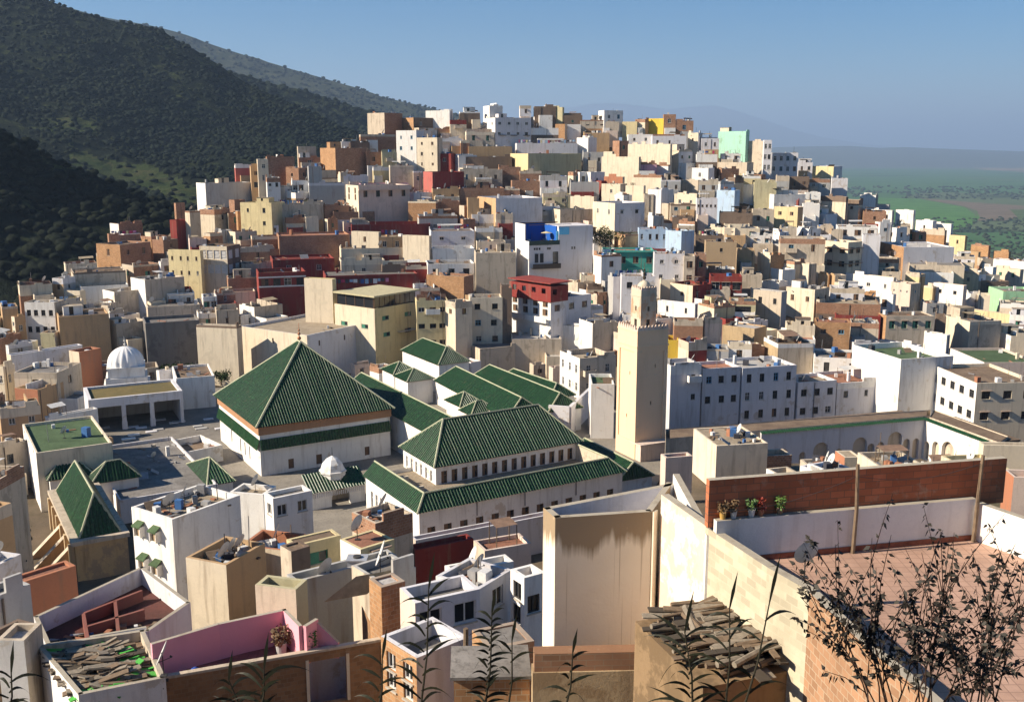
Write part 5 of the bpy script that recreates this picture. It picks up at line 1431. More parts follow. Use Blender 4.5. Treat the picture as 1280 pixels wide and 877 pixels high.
# ---- the terrace house on the right: tower, long flank, brick wall, tiled floor
ZF, ZP = -10.9, -10.0
th = empty('terrace_house', tuple(atz(960, 707, ZP-1))); tag(th, 'large plastered house with a terracotta tiled roof terrace and a bare tower block', 'house')
o0 = th.location.copy()
PL = stucco('stained_plaster', (.76, .66, .52), .7, (.30, .19, .10), .0)
PLT = None
def stained_tower():
    m, nt, b = newmat('tower_plaster'); g = NT(nt); p = g.pos(); sp = g.n('ShaderNodeSeparateXYZ'); g.l(p, sp.inputs[0])
    c = g.mix(g.ramp(g.noise(p, .7, 5, .6), .35, .7, 0, .35), (.80, .70, .56), (.68, .55, .41))
    drip = g.math('ADD', sp.outputs[2], g.math('MULTIPLY', g.noise(g.scaled(p, (2.2, 2.2, .05)), 1., 3, .7), 1.9))
    c = g.mix(g.ramp(drip, -10.75, -10.35, 0, .85), c, (.24, .16, .085))
    c = g.mix(g.ramp(g.noise(g.scaled(p, (9, 9, .1)), 1., 2, .5), .62, .68, 0, .55), c, (.33, .23, .14))
    c = g.mix(g.ramp(g.noise(p, 1.4, 4, .7), .66, .7, 0, .8), c, (.52, .36, .22))
    g.l(c, b.inputs['Base Color']); b.inputs['Roughness'].default_value = .95; b.inputs['Specular IOR Level'].default_value = .1; g.bump(g.noise(p, 6, 5, .7), b, .35, .04); return m
TWM = stained_tower()
def XY(v): return (v.x-o0.x, v.y-o0.y)
def walls(name, pts, z0, z1, mat, closed=False, t=.22, inner=None, parent=th, ztops=None, cap=None):
    """wall of thickness t along xy points (outside on the right of travel), as a part of the house"""
    mb = MB(); P = [Vector(p) for p in pts]; n = len(P); segs = range(n if closed else n-1); Z = ztops or [z1]*n
    for i in segs:
        a, b = P[i], P[(i+1) % n]; d = (b-a).normalized(); nn = Vector((-d.y, d.x))*t; za, zb_ = Z[i]-o0.z, Z[(i+1) % n]-o0.z; zz = z0-o0.z
        mb.poly([(*a, zz), (*b, zz), (*b, zb_), (*a, za)], 0); mb.poly([(*a+nn, zz) if False else (a.x+nn.x, a.y+nn.y, zz), (b.x+nn.x, b.y+nn.y, zz), (b.x+nn.x, b.y+nn.y, zb_), (a.x+nn.x, a.y+nn.y, za)], 1)
        mb.poly([(*a, za), (*b, zb_), (b.x+nn.x, b.y+nn.y, zb_), (a.x+nn.x, a.y+nn.y, za)], 2)
        mb.poly([(*a, zz), (a.x+nn.x, a.y+nn.y, zz), (a.x+nn.x, a.y+nn.y, za), (*a, za)], 0); mb.poly([(*b, zz), (b.x+nn.x, b.y+nn.y, zz), (b.x+nn.x, b.y+nn.y, zb_), (*b, zb_)], 0)
    return mb.build(name, [mat, inner or mat, cap or stucco('worn_coping', (.42, .37, .29), .8)], parent)
ZT = -10.5
TW = [XY(atz(694, 647, ZT)), XY(atz(815, 639, ZT)), XY(atz(841, 603, ZT)), XY(atz(679, 634, ZT))]
walls('tower_wall', TW, -22, ZT, TWM, True, .2, W_('L'))
m = MB(); m.poly([(*p, ZT-1.0-o0.z) for p in TW]); m.build('tower_roof', RM('g'), th)
TOP = [(829, 622), (882, 657), (959, 707), (1012, 737), (1085, 807), (1135, 847), (1190, 895)]
FL = [XY(atz(x, y, ZP)) for x, y in TOP]
FL = [Vector(p) for p in FL]
A0 = Vector(TW[1])+Vector((.02, -.02))
walls('flank_wall', [A0, FL[0]*.15+A0*.85], -22, ZT, PL)
walls('flank_wall', [A0+Vector((.25, .1)), FL[1]], -22, ZP, stucco('pinkish_flank', (.72, .56, .42), .7, (.45, .30, .18), .45, (.76, .70, .60)), t=.25, inner=W_('W'))
walls('block_wall', [FL[1], FL[2], FL[3]], -22, ZP-.03, brickmat('yellow_block', (.66, .58, .42), (.60, .53, .39), .42, .2), t=.25, inner=W_('C'))
walls('brick_flank', [FL[3], FL[4], FL[5], FL[6]], -22, ZP-.06, brickmat('orange_brick_flank', (.46, .26, .15), (.46, .36, .25), .3, .2), t=.25, inner=W_('C'))  # dull orange brick along the flank
br = brickmat('terrace_brick', (.52, .175, .085), (.20, .11, .07), .42, .2)
Lf, Rt = atz(960, 698, ZF), atz(1216, 674, ZF); dB = Vector((Rt.x-Lf.x, Rt.y-Lf.y)).normalized()
Lw = Vector((Lf.x, Lf.y))-dB*1.75; Rw = Vector((Rt.x, Rt.y))+dB*1.0
walls('brick_wall', [(Lw.x-o0.x, Lw.y-o0.y+.22), (Rw.x-o0.x, Rw.y-o0.y+.22)], -9.95, -8.62, br, t=.2, inner=br)
walls('low_wall', [(Lw.x+dB.x*.2-o0.x, Lw.y-o0.y), (Rt.x-o0.x, Rt.y-o0.y)], ZF-.5, -9.68, W_('W'), t=.2)
walls('skirting', [(Lw.x+dB.x*.2-o0.x, Lw.y-.03-o0.y), (Rt.x-o0.x, Rt.y-.03-o0.y)], ZF-.5, ZF+.16, roofmat('skirting_tile', (.33, .12, .07), (.22, .08, .05), 3), t=.03)
Re = atz(1282, 699, ZF); d2_ = (Vector((Re.x, Re.y))-Vector((Rt.x, Rt.y))).normalized(); Re = Vector((Rt.x, Rt.y))+d2_*9
walls('side_wall', [(Rt.x-o0.x, Rt.y-o0.y), (Re.x-o0.x, Re.y-o0.y)], ZF-.6, -9.8, W_('W'), t=.22)
walls('front_wall', [(Re.x-o0.x, Re.y-o0.y), (FL[6].x, FL[6].y)], -22, ZP-.06, W_('C'), t=.25)
def tile_floor(name, c1, c2, s):
    if name in MATS: return MATS[name]
    m, nt, b = newmat(name); g = NT(nt); p = g.pos(); t = g.n('ShaderNodeTexBrick'); t.offset = 0; g.l(p, t.inputs['Vector'])
    t.inputs['Scale'].default_value = 1; t.inputs['Brick Width'].default_value = s; t.inputs['Row Height'].default_value = s; t.inputs['Mortar Size'].default_value = .012
    t.inputs['Color1'].default_value = (*c1, 1); t.inputs['Color2'].default_value = (*c2, 1); t.inputs['Mortar'].default_value = (*[x*.6 for x in c2], 1)
    c = g.mix(g.ramp(g.noise(p, .7, 6, .65), .38, .7, 0, .7), t.outputs[0], tuple(x*.62 for x in c2)); g.l(c, b.inputs['Base Color']); b.inputs['Roughness'].default_value = .75; MATS[name] = m; return m
Lq = Vector((Lf.x, Lf.y))-dB*.9; Fq = FL[1]*.45+FL[2]*.55+Vector((.2, .08))
m = MB(); m.poly([(Lq.x-o0.x, Lq.y-o0.y, ZF-o0.z), (Rt.x-o0.x, Rt.y-o0.y, ZF-o0.z), (Re.x-o0.x, Re.y-o0.y, ZF-o0.z), (*(FL[6]+Vector((.1, .1))), ZF-o0.z), (*(FL[4]+Vector((.1, .1))), ZF-o0.z), (*(FL[3]+Vector((.1, .1))), ZF-o0.z), (*(FL[2]+Vector((.1, .1))), ZF-o0.z), (*Fq, ZF-o0.z)])
m.build('terrace_floor', tile_floor('terracotta_tiles', (.50, .315, .23), (.43, .265, .19), .3), th)
# tower underside back part closing the gap between tower and terrace
walls('rear_wall', [TW[2], (Lw.x-o0.x, Lw.y-o0.y+.3)], -22, -10.2, W_('W'), t=.2)
for px, y0, y1, lb in ((1063, 676, 577, 'leaning wooden pole before the middle of the brick terrace wall'), (1213, 675, 583, 'wooden pole at the right end of the brick terrace wall')):
    t_ = solve_w(Lf, dB, px, ZF); a = Vector((Lf.x+dB.x*t_+.02, Lf.y+dB.y*t_-.14, ZF)); m = MB(); h_ = 2.55
    m.tube([(0, 0, 0), (.02, 0, h_*.5), (.05 if px > 1100 else -.03, .0, h_)], .06, .05, 7); o = m.build('wooden_pole', WOOD, None, a); tag(o, lb, 'pole')
# wires from pole to pole
PT = lambda px: Vector((Lf.x+dB.x*solve_w(Lf, dB, px, ZF), Lf.y+dB.y*solve_w(Lf, dB, px, ZF)-.14, ZF)); p0, p1 = PT(1063)+Vector((-.02, 0, 2.2)), PT(1213)+Vector((.03, 0, 2.3)); p2 = atz(885, 640, -9.2)
for a, b, lb in ((p1, p0, 'thin wire sagging between the two wooden terrace poles'), (p0, p2, 'thin wire running from the terrace pole to the flank wall')):
    m = MB(); m.tube([a.lerp(b, t)+Vector((0, 0, -.25*math.sin(math.pi*t))) for t in np.linspace(0, 1, 9)], .008, .008, 4); tag(m.build('wire', IRON), lb, 'wire')
# potted plants on the low wall
def leafy(name, n, r, h, seed, mat, parent, base=(0, 0, 0), ls=.09):
    q = random.Random(seed); m = MB()
    for _ in range(n):
        a = q.random()*6.28; rr = r*math.sqrt(q.random()); c = Vector((rr*math.cos(a), rr*math.sin(a), h*q.random()))+Vector(base); d = Vector((q.uniform(-1, 1), q.uniform(-1, 1), q.uniform(-.3, 1))).normalized(); s_ = d.orthogonal().normalized()*ls*.4
        m.poly([c-d*ls, c+s_, c+d*ls, c-s_])
    for _ in range(5): a = q.random()*6.28; m.tube([Vector(base), Vector(base)+Vector((r*.5*math.cos(a), r*.5*math.sin(a), h*.8))], .008, .004, 4, 1)
    return m.build(name, [mat, WOOD], parent)
GRN = plain('leaf_green', (.06, .12, .03), .6); GRB = plain('leaf_bright', (.09, .17, .03), .6); FLW = plain('flower_red', (.30, .05, .03), .6); DRY = plain('leaf_dry', (.16, .10, .05), .7)
for i, (px, potc, lf, nm) in enumerate(((905, (.50, .30, .08), DRY, 'dry plant in an ochre pot, leftmost on the ledge under the brick wall'), (919, (.6, .58, .55), DRY, 'dry plant in a white pot on the ledge under the brick wall'),
        (943, (.62, .60, .57), GRN, 'dark green plant in a white pot on the ledge under the brick wall'), (955, (.35, .15, .08), FLW, 'red flowering plant in a clay pot on the ledge'), (981, (.2, .15, .1), GRB, 'bright green plant in a dark pot, rightmost on the ledge'))):
    a = atz(px, 650, -9.66); t = (a.x-Lf.x)/dB.x; q = Vector((Lf.x, Lf.y))+dB*t; r = empty('potted_plant', (q.x, q.y+.1, -9.68)); tag(r, nm, 'potted plant')
    m = MB(); m.lathe([(.01, 0), (.07, 0), (.10, .2), (.11, .21), (.09, .19), (.01, .18)], 12); m.build('pot', plain('pot_%d' % i, potc, .7), r); leafy('foliage', 80, .14, .3, i, lf, r, (0, 0, .18), .06)
# dish type
def dish_mesh():
    m = MB(); n = 20; rr = [0, .15, .3, .42, .5]
    for k, q in enumerate((0, .012)):
        b0 = len(m.v)
        for r in rr:
            for j in range(n): a = 6.2832*j/n; m.v.append((r*math.cos(a), -.55*(.25-r*r)*.55+q, r*math.sin(a)*1.08))
        for i in range(len(rr)-1):
            for j in range(n): m.f.append((b0+i*n+j, b0+i*n+(j+1) % n, b0+(i+1)*n+(j+1) % n, b0+(i+1)*n+j)); m.m.append(0)
    return m.mesh('dish', plain('dish_paint', (.60, .59, .56), .5), True)
def arm_mesh():
    m = MB(); m.tube([(0, -.02, -.45), (0, -.42, -.05)], .015, .015, 5); m.tube([(0, -.46, -.02), (0, -.36, .0)], .04, .04, 6); return m.mesh('receiver_arm', IRON)
def mast_mesh():
    m = MB(); m.tube([(0, .08, -1.05), (0, .08, -.05)], .025, .025, 6); m.tube([(0, .1, -.05), (0, 0, 0)], .03, .03, 6); m.box(-.14, .14, -.04, .2, -1.07, -1.03); return m.mesh('mast', IRON)
DM, AM, MM = dish_mesh(), arm_mesh(), mast_mesh()
J0 = atz(204, 845, -21.6)
def dish(p, az, el, s, label, group=None):
    """satellite dish whose foot stands at p"""
    r = empty('satellite_dish', (p[0], p[1], p[2])); r.scale = (s, s, s); tag(r, label, 'satellite dish', group)
    link('mast', MM, r, (0, 0, 1.06)); d = link('dish', DM, r, (0, 0, 1.06)); d.rotation_euler = (R(el), 0, R(az)); a = link('receiver_arm', AM, d); return r
dish(atz(1006, 722, ZP-.05), 15, 20, .62, 'white dish on the flank wall corner of the terrace house')
def on_roof(h, u, v, dz=.02):
    q = h['f']; C = h['root'].location; x, y = h['wr']*u, h['wl']*v; return Vector((C.x+q['d1'][0]*x+q['d2'][0]*y, C.y+q['d1'][1]*x+q['d2'][1]*y, C.z+h['zr']+dz))
sg = by('sunken grey terrace')
dish(on_roof(by('white walled terrace'), .35, .25), 100, 22, 1.35, 'large leaning dish on the white walled roof terrace')
dish(on_roof(sg, .86, .3), 95, 20, 1.2, 'dish beside the orange brick roof cabin and the water tank')
dish(J0, 100, 25, 1.0, 'dish at the corner of the scrap covered roof')
dish(on_roof(sg, .3, .3), 60, 20, 1.1, 'brown shaded dish under the slanting sheet on the sunken grey terrace')
dish(on_roof(by('hooded window house'), .25, .5), 60, 25, 1.0, 'dark dish on the roof above the hooded windows')
dish(on_roof(by('mossy terrace'), .3, .35), 70, 25, 1.0, 'left of two dishes on the mossy terrace house')
dish(on_roof(by('mossy terrace'), .75, .4), 70, 25, .9, 'right of two dishes on the mossy terrace house')
dish(on_roof(by('lilac edge house'), .5, .4), 60, 25, 1., 'dish on the lilac white house at the lower left edge')
# water tank and slanting sheet on the grey terrace
q = on_roof(sg, .62, .3); r = empty('water_tank', q); tag(r, 'grey box shaped water tank on the sunken grey terrace', 'tank')
m = MB(); m.box(-.5, .5, -.4, .4, 0, 1.2); m.box(-.56, .56, -.46, .46, 1.2, 1.27); m.build('tank_body', plain('tank_grey', (.36, .37, .40), .5), r); m = MB(); m.lathe([(.22, 1.27), (.22, 1.36), (.01, 1.38)], 12); m.build('lid', IRON, r)
a, b = atz(445, 720, -21.0), atz(405, 752, -22.0); m = MB(); n_ = 16
for i in range(n_):
    for s0, s1 in ((i/n_, (i+1)/n_),):
        P_ = lambda s, t: (a.lerp(b, t)+Vector((s*2.0, s*.9, .05*math.sin(s*n_*3.14*2))))
        m.poly([P_(s0, 0), P_(s1, 0), P_(s1, 1), P_(s0, 1)])
tag(m.build('sheet_roof', plain('rusty_sheet', (.36, .29, .19), .7, noise=.4, scale=2)), 'slanting rusty corrugated sheet over a corner of the sunken grey terrace', 'sheet roof')
# ---- pink terrace house
ZQ = -20.9; zf = -23.0
pk = empty('pink_terrace_house', tuple(atz(357, 760, ZQ))); o0 = pk.location.copy(); tag(pk, 'house with a bright pink walled roof terrace over a brick front with a window hole', 'house')
pp = [XY(atz(x, y, ZQ)) for x, y in ((188, 803), (272, 778), (357, 760), (378, 781))]
PM = stucco('pink_limewash', (.84, .37, .43), .18, (.40, .18, .2), 0)
walls('pink_wall', pp[::-1], -31, ZQ, PM, t=.18, inner=PM, parent=pk)
p3 = [XY(atz(378.5, 781.5, ZQ)), XY(atz(394, 772, ZQ)), XY(atz(424, 801, -22.0))]
walls('pink_wall', p3[::-1], -22.75, ZQ, PM, t=.18, inner=PM, parent=pk, ztops=[-22.0, ZQ, ZQ])
fr_ = [atz(92, 868, -22.2), atz(476, 801, -22.2)]; dF = Vector((fr_[1].x-fr_[0].x, fr_[1].y-fr_[0].y)); LF = dF.length; dF /= LF; aF = math.atan2(dF.y, dF.x)
m = MB(); wu = [LF*.745, LF*.875]; m.wall((0, 0), (1, 0), LF, -9, 0, (0, -1), [(wu[0], wu[1], -2.6, -.42)], .22, 0); m.box(0, LF, -.05, .22, 0, .12, 1); m.wall((0, .22), (1, 0), LF, -9, 0, (0, 1), [(wu[0], wu[1], -2.6, -.42)], .0, 0)
m.wall((LF, 0), (0, 1), 4, -9, 0, (1, 0)); m.box(wu[0]-.14, wu[0], -.04, -.003, -2.6, -.3, 2); m.box(wu[1], wu[1]+.14, -.04, -.003, -2.6, -.3, 2)
m.build('brick_front', [brickmat('brown_brick', (.36, .20, .10), (.30, .22, .14), .3, .2), W_('T'), W_('C')], pk, (fr_[0].x-o0.x, fr_[0].y-o0.y, fr_[0].z-o0.z), aF)
m = MB(); m.poly([(fr_[0].x+dF.x*5-o0.x, fr_[0].y+dF.y*5+.3-o0.y, zf-o0.z+.45), (fr_[0].x+dF.x*LF*.72-o0.x, fr_[0].y+dF.y*LF*.72+.3-o0.y, zf-o0.z+.45), (*Vector(pp[3]).lerp(Vector(pp[2]), .1), zf-o0.z+.45), (*pp[2], zf-o0.z+.45), (*pp[0], zf-o0.z+.45)])
m.build('terrace_floor', tile_floor('maroon_tiles', (.36, .13, .10), (.24, .08, .065), .4), pk)
m = MB(); m.wall((LF*.72, 1.6), (1, 0), LF*.2, -5, -.8, (0, -1)); m.build('inner_wall', W_('U'), pk, (fr_[0].x-o0.x, fr_[0].y-o0.y, fr_[0].z-o0.z), aF)
for px, py, lf, lb, fl in ((352, 815, DRY, 'dry shrub in a black and white pot by the pink wall', None), (386, 818, GRB, 'yellow green plant with red flowers in the gap of the pink wall', FLW)):
    q = atz(px, py, zf+.45); r = empty('potted_plant', q); tag(r, lb, 'potted plant'); m = MB(); m.lathe([(.01, 0), (.22, 0), (.27, .5), (.24, .48), (.01, .46)], 14); m.build('pot', plain('pot_big', (.45, .44, .43) if not fl else (.08, .06, .05), .6), r)
    leafy('foliage', 220, .42, .75, int(px), lf, r, (0, 0, .45), .12)
    if fl: leafy('blossom', 22, .4, .75, 9, fl, r, (0, 0, .6), .08)
q = atz(242, 845, -22.5); r = empty('blue_bundle', q); tag(r, 'blue cloth bundle on the pink terrace ledge', 'bundle'); V, Fc = ico(2, 4); m = MB(); m.v = [tuple(Vector(v)*.26+Vector((0, 0, .2))) for v in V]; m.f = [tuple(f_) for f_ in Fc]; m.m = [0]*len(Fc); m.build('cloth', plain('blue_cloth', (.03, .08, .35), .8), r, smooth=True)
# ---- scrap covered roof in the lower left
zj = -21.6; J = [atz(98, 868, zj), atz(207, 846, zj), atz(180, 786, zj), atz(46, 806, zj)]
jr = empty('scrap_roofed_house', J[0]); o0 = jr.location.copy(); tag(jr, 'house with white side wall and a roof buried under scrap wood and green plastic', 'house')
Jp = [XY(p) for p in J]; walls('wall', Jp, -32, zj, W_('W'), True, .2, W_('T'), jr); m = MB(); m.poly([(*p, -.45) for p in Jp]); m.build('roof', RM('b'), jr)
GP = plain('green_plastic', (.08, .38, .06), .5); GP2 = plain('bleached_board', (.27, .225, .17), .85, noise=.4, scale=6); DK = plain('dark_board', (.07, .055, .04), .9)
m = MB(); q = random.Random(5); ex = Vector((*Jp[1], 0))-Vector((*Jp[0], 0)); ey = Vector((*Jp[3], 0))-Vector((*Jp[0], 0))
for i in range(330):
    s_, t_ = q.uniform(.06, .94), q.uniform(.06, .94); c = Vector((*Jp[0], 0))+ex*s_+ey*t_*(1-.25*s_*0); c.z = -.35+.45*math.sin(math.pi*s_)*math.sin(math.pi*t_)*q.random()
    d = (ex.normalized()*q.choice([1, 1, 1, .4])+ey.normalized()*q.uniform(-.5, .5)+Vector((0, 0, q.uniform(-.2, .2)))).normalized(); side = d.cross(Vector((0, 0, 1))).normalized()
    L_ = min(q.uniform(.15, .7) if i > 30 else q.uniform(.8, 1.8), 4.2*min(s_, 1-s_)+.1); W2 = q.uniform(.04, .2)
    gp = (s_ > .8 or t_ < .12 or t_ > .92) and q.random() < .5
    m.obox(c, d*L_, side*W2, d.cross(side)*.025, 2 if gp else (1 if q.random() < .45 else (3 if q.random() < .5 else 0)))
o = m.build('scrap_wood', [WOOD, GP2, GP, DK], None, J[0]); tag(o, 'heap of scrap boards and green plastic strewn over the roof', 'scrap', kind='stuff')
# ---- maroon partitioned roof
zm = -22.4; M_ = [atz(58, 806, zm), atz(186, 788, zm), atz(238, 752, zm), atz(178, 707, zm), atz(42, 770, zm)]
mr = empty('maroon_roof_house', M_[0]); o0 = mr.location.copy(); tag(mr, 'white walled house with a maroon roof floor cut up by low walls', 'house')
Mp = [XY(p) for p in M_]; walls('wall', Mp, -33, zm, W_('L'), True, .2, W_('L'), mr); MRF = roofmat('maroon_floor', (.16, .06, .05), (.10, .05, .04), .6)
m = MB(); m.poly([(*p, -.95) for p in Mp]); m.build('roof', MRF, mr)
def cell(s_, t_): a = Vector(Mp[0]).lerp(Vector(Mp[1]), s_); b = Vector(Mp[4]).lerp(Vector(Mp[3]), s_); return a.lerp(b, t_)
for a, b in (((.42, .1), (.42, .7)), ((.72, .1), (.72, .7)), ((.42, .7), (.98, .7)), ((.42, .4), (.98, .4))):
    walls('low_partition', [cell(*a), cell(*b)], zm-1, zm-.35, stucco('maroon_render', (.24, .09, .07), .5), t=.16, parent=mr, cap=stucco('maroon_render', (.24, .09, .07), .5))
walls('roof_room', [cell(.42, .08), cell(.98, .08)], zm-1.6, zm-.1, W_('W'), t=.16, parent=mr)
# ---- stone and brick wall at the foot of the tower, with log pile and ruin beneath it
q0, q1 = atz(668, 817, -14.0), atz(856, 813, -14.0); dd = Vector((q1.x-q0.x, q1.y-q0.y)); L = dd.length
ww = empty('patched_wall', q0, math.atan2(dd.y, dd.x)); tag(ww, 'patched brick and mud wall at the foot of the bare tower', 'wall')
m = MB(); m.box(0, L, 0, .45, -.55, 0); m.build('brick_course', brickmat('wall_top_brick', (.40, .22, .13), (.36, .28, .19), .5, .18, .25), ww); m = MB(); m.box(-.05, L+.05, -.06, .5, -10, -.55); m.build('mud_base', stucco('mud_plaster', (.44, .33, .20), 1., (.16, .11, .07), .6, (.30, .21, .12)), ww)
m = MB(); m.box(-2.3, -.1, .5, 2.2, -10, -1.0); m.build('side_wall', W_('Q'), ww); m = MB(); m.box(-2.4, -.05, .4, 2.3, -.998, -.9); m.build('side_roof', RM('g'), ww)
zl_ = -12.1; q0, q1, q2 = atz(884, 846, zl_), atz(1010, 822, zl_), atz(846, 785, zl_)
dd = Vector((q1.x-q0.x, q1.y-q0.y)); L = dd.length; sh = empty('log_shed', q0, math.atan2(dd.y, dd.x)); tag(sh, 'low mud shed under a roof of logs and planks against the terrace house', 'shed')
m = MB(); m.box(-.1, L, 0, 3.6, -10, -.25); m.build('wall', stucco('mud_dark', (.27, .18, .10), 1., (.10, .07, .04), .5), sh)
m = MB(); q = random.Random(8)
for i in range(190):
    x = q.uniform(.5, L-.5); y = q.uniform(.2, 3.2); z = -.15+.14*int(q.uniform(0, 4)); a = q.choice([0, 0, 0, .3, -.25, 1.4])+q.uniform(-.15, .15); l = q.uniform(.3, .9); d = Vector((math.cos(a), math.sin(a), q.uniform(-.06, .06)))
    if q.random() < .5: m.tube([Vector((x, y, z))-d*l, Vector((x, y, z))+d*l], q.uniform(.04, .1), None, 7, q.choice([0, 1]))
    else: s_ = d.cross(Vector((0, 0, 1))).normalized(); m.obox((x, y, z), d*l, s_*q.uniform(.06, .16), d.cross(s_)*.02, q.choice([0, 1, 2]))
o = m.build('timber_pile', [WOOD, GP2, DK], None, q0, math.atan2(dd.y, dd.x)); tag(o, 'heap of grey logs and planks on the low mud shed', 'timber', kind='stuff')
# split post, pole by the canes
q = atz(582, 870, -17.5); m = MB(); m.tube([(0, 0, -3), (0, 0, 0), (.03, 0, 2.4)], .1, .08, 8); tag(m.build('wooden_post', WOOD, None, q), 'thick wooden post between the two orange brick houses', 'post')
# hall-side details: roof right of the prayer hall, curved white wall, minaret forecourt
long_roof(792, 578, 731, 548, -36.4, 2.4, 1.8, 2.0, 'green tiled roof between the prayer hall and the minaret foot', hip=.4)
wallstrip('court_wall', [atz(686, 506, -36.5), atz(712, 508, -36.5), atz(738, 484, -36.5)], -42, -36.5, .5, W_('L'), 'curved white court wall sweeping up behind the prayer hall roof')
house(737, 738, 768, 480, 545, 'W/W', 'z-40.5 nohut blank p.5 rj d7', 'blank white wall house close against the left side of the minaret')
house(838, 840, 905, 540, 572, 'L/L', 'z-41 nohut blank p.4 rg d4', 'low grey walled yard house right of the minaret foot')
wallstrip('court_wall', [atz(560, 628, -40), atz(800, 590, -40)], -42, -40, .4, W_('G'), None) if False else None
# ------------------------------------------------------------------ fill the open ground between the houses with low sheds and yards
def find_gaps():
    bpy.context.view_layer.update(); dg = bpy.context.evaluated_depsgraph_get(); g = {}
    for py in range(170, 476, 7):
        for px in range(4, 1280, 8):
            d = ray(px, py).normalized(); hit, loc_, no, idx, ob, mt = scene.ray_cast(dg, Vector((0, 0, 0)), d)
            if hit and ob.name.startswith('town_ground') and loc_.y > 150: g[(px, py)] = loc_
    return g
rng.seed(21)
for pass_ in range(2):
    gaps = find_gaps(); used = []; n = 0
    for (px, py), loc_ in sorted(gaps.items(), key=lambda t: t[0][1]):
        if any(a <= px <= b and c <= py <= d for a, b, c, d in used): continue
        w = rng.choice([16, 20, 24, 30]); hgt = rng.choice([11, 13, 16]); l = rng.choice([0, .25, .4])*w
        col = rng.choice(['W', 'C', 'T', 'T', 'T/B', 'C/B', 'B', 'W/L', 'C/T', 'O/T', 'Q/B', 'G', 'X', 'L'])
        xl, xr = px-6, px-6+w
        house(xl, xl+l, xr, py-hgt+5, py+9, col, 'nohut blank' if rng.random() < .5 else 'nohut w1x1', None, 'shed'); used.append((xl-1, xr-3, py-hgt, py+11)); n += 1
        if n > 70: break
    print('infill', n, 'gaps', len(gaps))
# ------------------------------------------------------------------ rooftop odds and ends
CL = [WOOD, plain('grey_block', (.34, .33, .32), .9), plain('clay_block', (.36, .16, .09), .9), plain('white_plastic', (.65, .64, .62), .6), plain('rag_dark', (.05, .05, .06), .9), plain('blue_plastic', (.06, .16, .38), .5), plain('sheet_metal', (.34, .33, .33), .5, .4)]
m = MB(); q = random.Random(77)
for h in HOUSES:
    f = h['f']; C, d1, d2 = h['root'].location, f['d1'], f['d2']; wr, wl = h['wr'], h['wl']
    if wr < 2.5 or wl < 2.5: continue
    near = C.y < 110; cnt = q.randint(22, 42) if near else q.randint(4, 12)
    def at(x, y, z): return Vector((C.x+d1[0]*x+d2[0]*y, C.y+d1[1]*x+d2[1]*y, C.z+z))
    for _ in range(cnt):
        x, y = q.uniform(.5, wr-.5), q.uniform(.5, wl-.5); z = h['zr']; a = q.random()*3.14; s = q.uniform(.12, .5) if near else q.uniform(.2, .75)
        ax = Vector((math.cos(a), math.sin(a), 0)); ay = Vector((-math.sin(a), math.cos(a), 0)); k = q.random()
        if k < .35: m.obox(at(x, y, z+.05), ax*s*1.6, ay*.12, Vector((0, 0, .04)), q.choice([0, 0, 6, 2]))
        elif k < .7: hh_ = s*q.uniform(.4, .9); m.obox(at(x, y, z+hh_), ax*s*.6, ay*s*.5, Vector((0, 0, hh_)), q.choice([1, 2, 3, 4, 5, 3, 1]))
        elif k < .85: m.obox(at(x, y, z+s*.6), ax*s*1.3, ay*.04+Vector((0, 0, .0)), Vector((ay.x*.4, ay.y*.4, s*.6)), q.choice([6, 6, 0, 1]))
        elif not near or k > .96: m.tube([at(x, y, z), at(x+q.uniform(-.1, .1), y, z+q.uniform(1.0, 2.6))], .035, .03, 5, q.choice([0, 4, 6]))
for pts_, z_, n_ in ((M_, zm-.93, 60), ([atz(x, y, -11.45) for x, y in ((700, 650), (812, 643), (835, 612), (690, 636))], -11.48, 16)):
    for _ in range(n_):
        u_, v_ = q.uniform(.1, .9), q.uniform(.1, .9); A_, B_ = Vector(pts_[0]).lerp(Vector(pts_[1]), u_), Vector(pts_[-1]).lerp(Vector(pts_[2]), u_); p_ = A_.lerp(B_, v_); s = q.uniform(.08, .3); a = q.random()*3.14
        ax = Vector((math.cos(a), math.sin(a), 0)); ay = Vector((-math.sin(a), math.cos(a), 0)); p_ = Vector((p_.x, p_.y, z_))
        if q.random() < .55: m.obox(p_+Vector((0, 0, .04)), ax*s*2.4, ay*.09, Vector((0, 0, .035)), q.choice([0, 0, 6, 2]))
        else: m.obox(p_+Vector((0, 0, s*.5)), ax*s*.7, ay*s*.5, Vector((0, 0, s*.5)), q.choice([1, 2, 3, 4, 5]))
tag(m.build('rooftop_scrap', CL), 'odds and ends of planks, blocks and poles lying about on the roofs', 'scrap', kind='stuff')
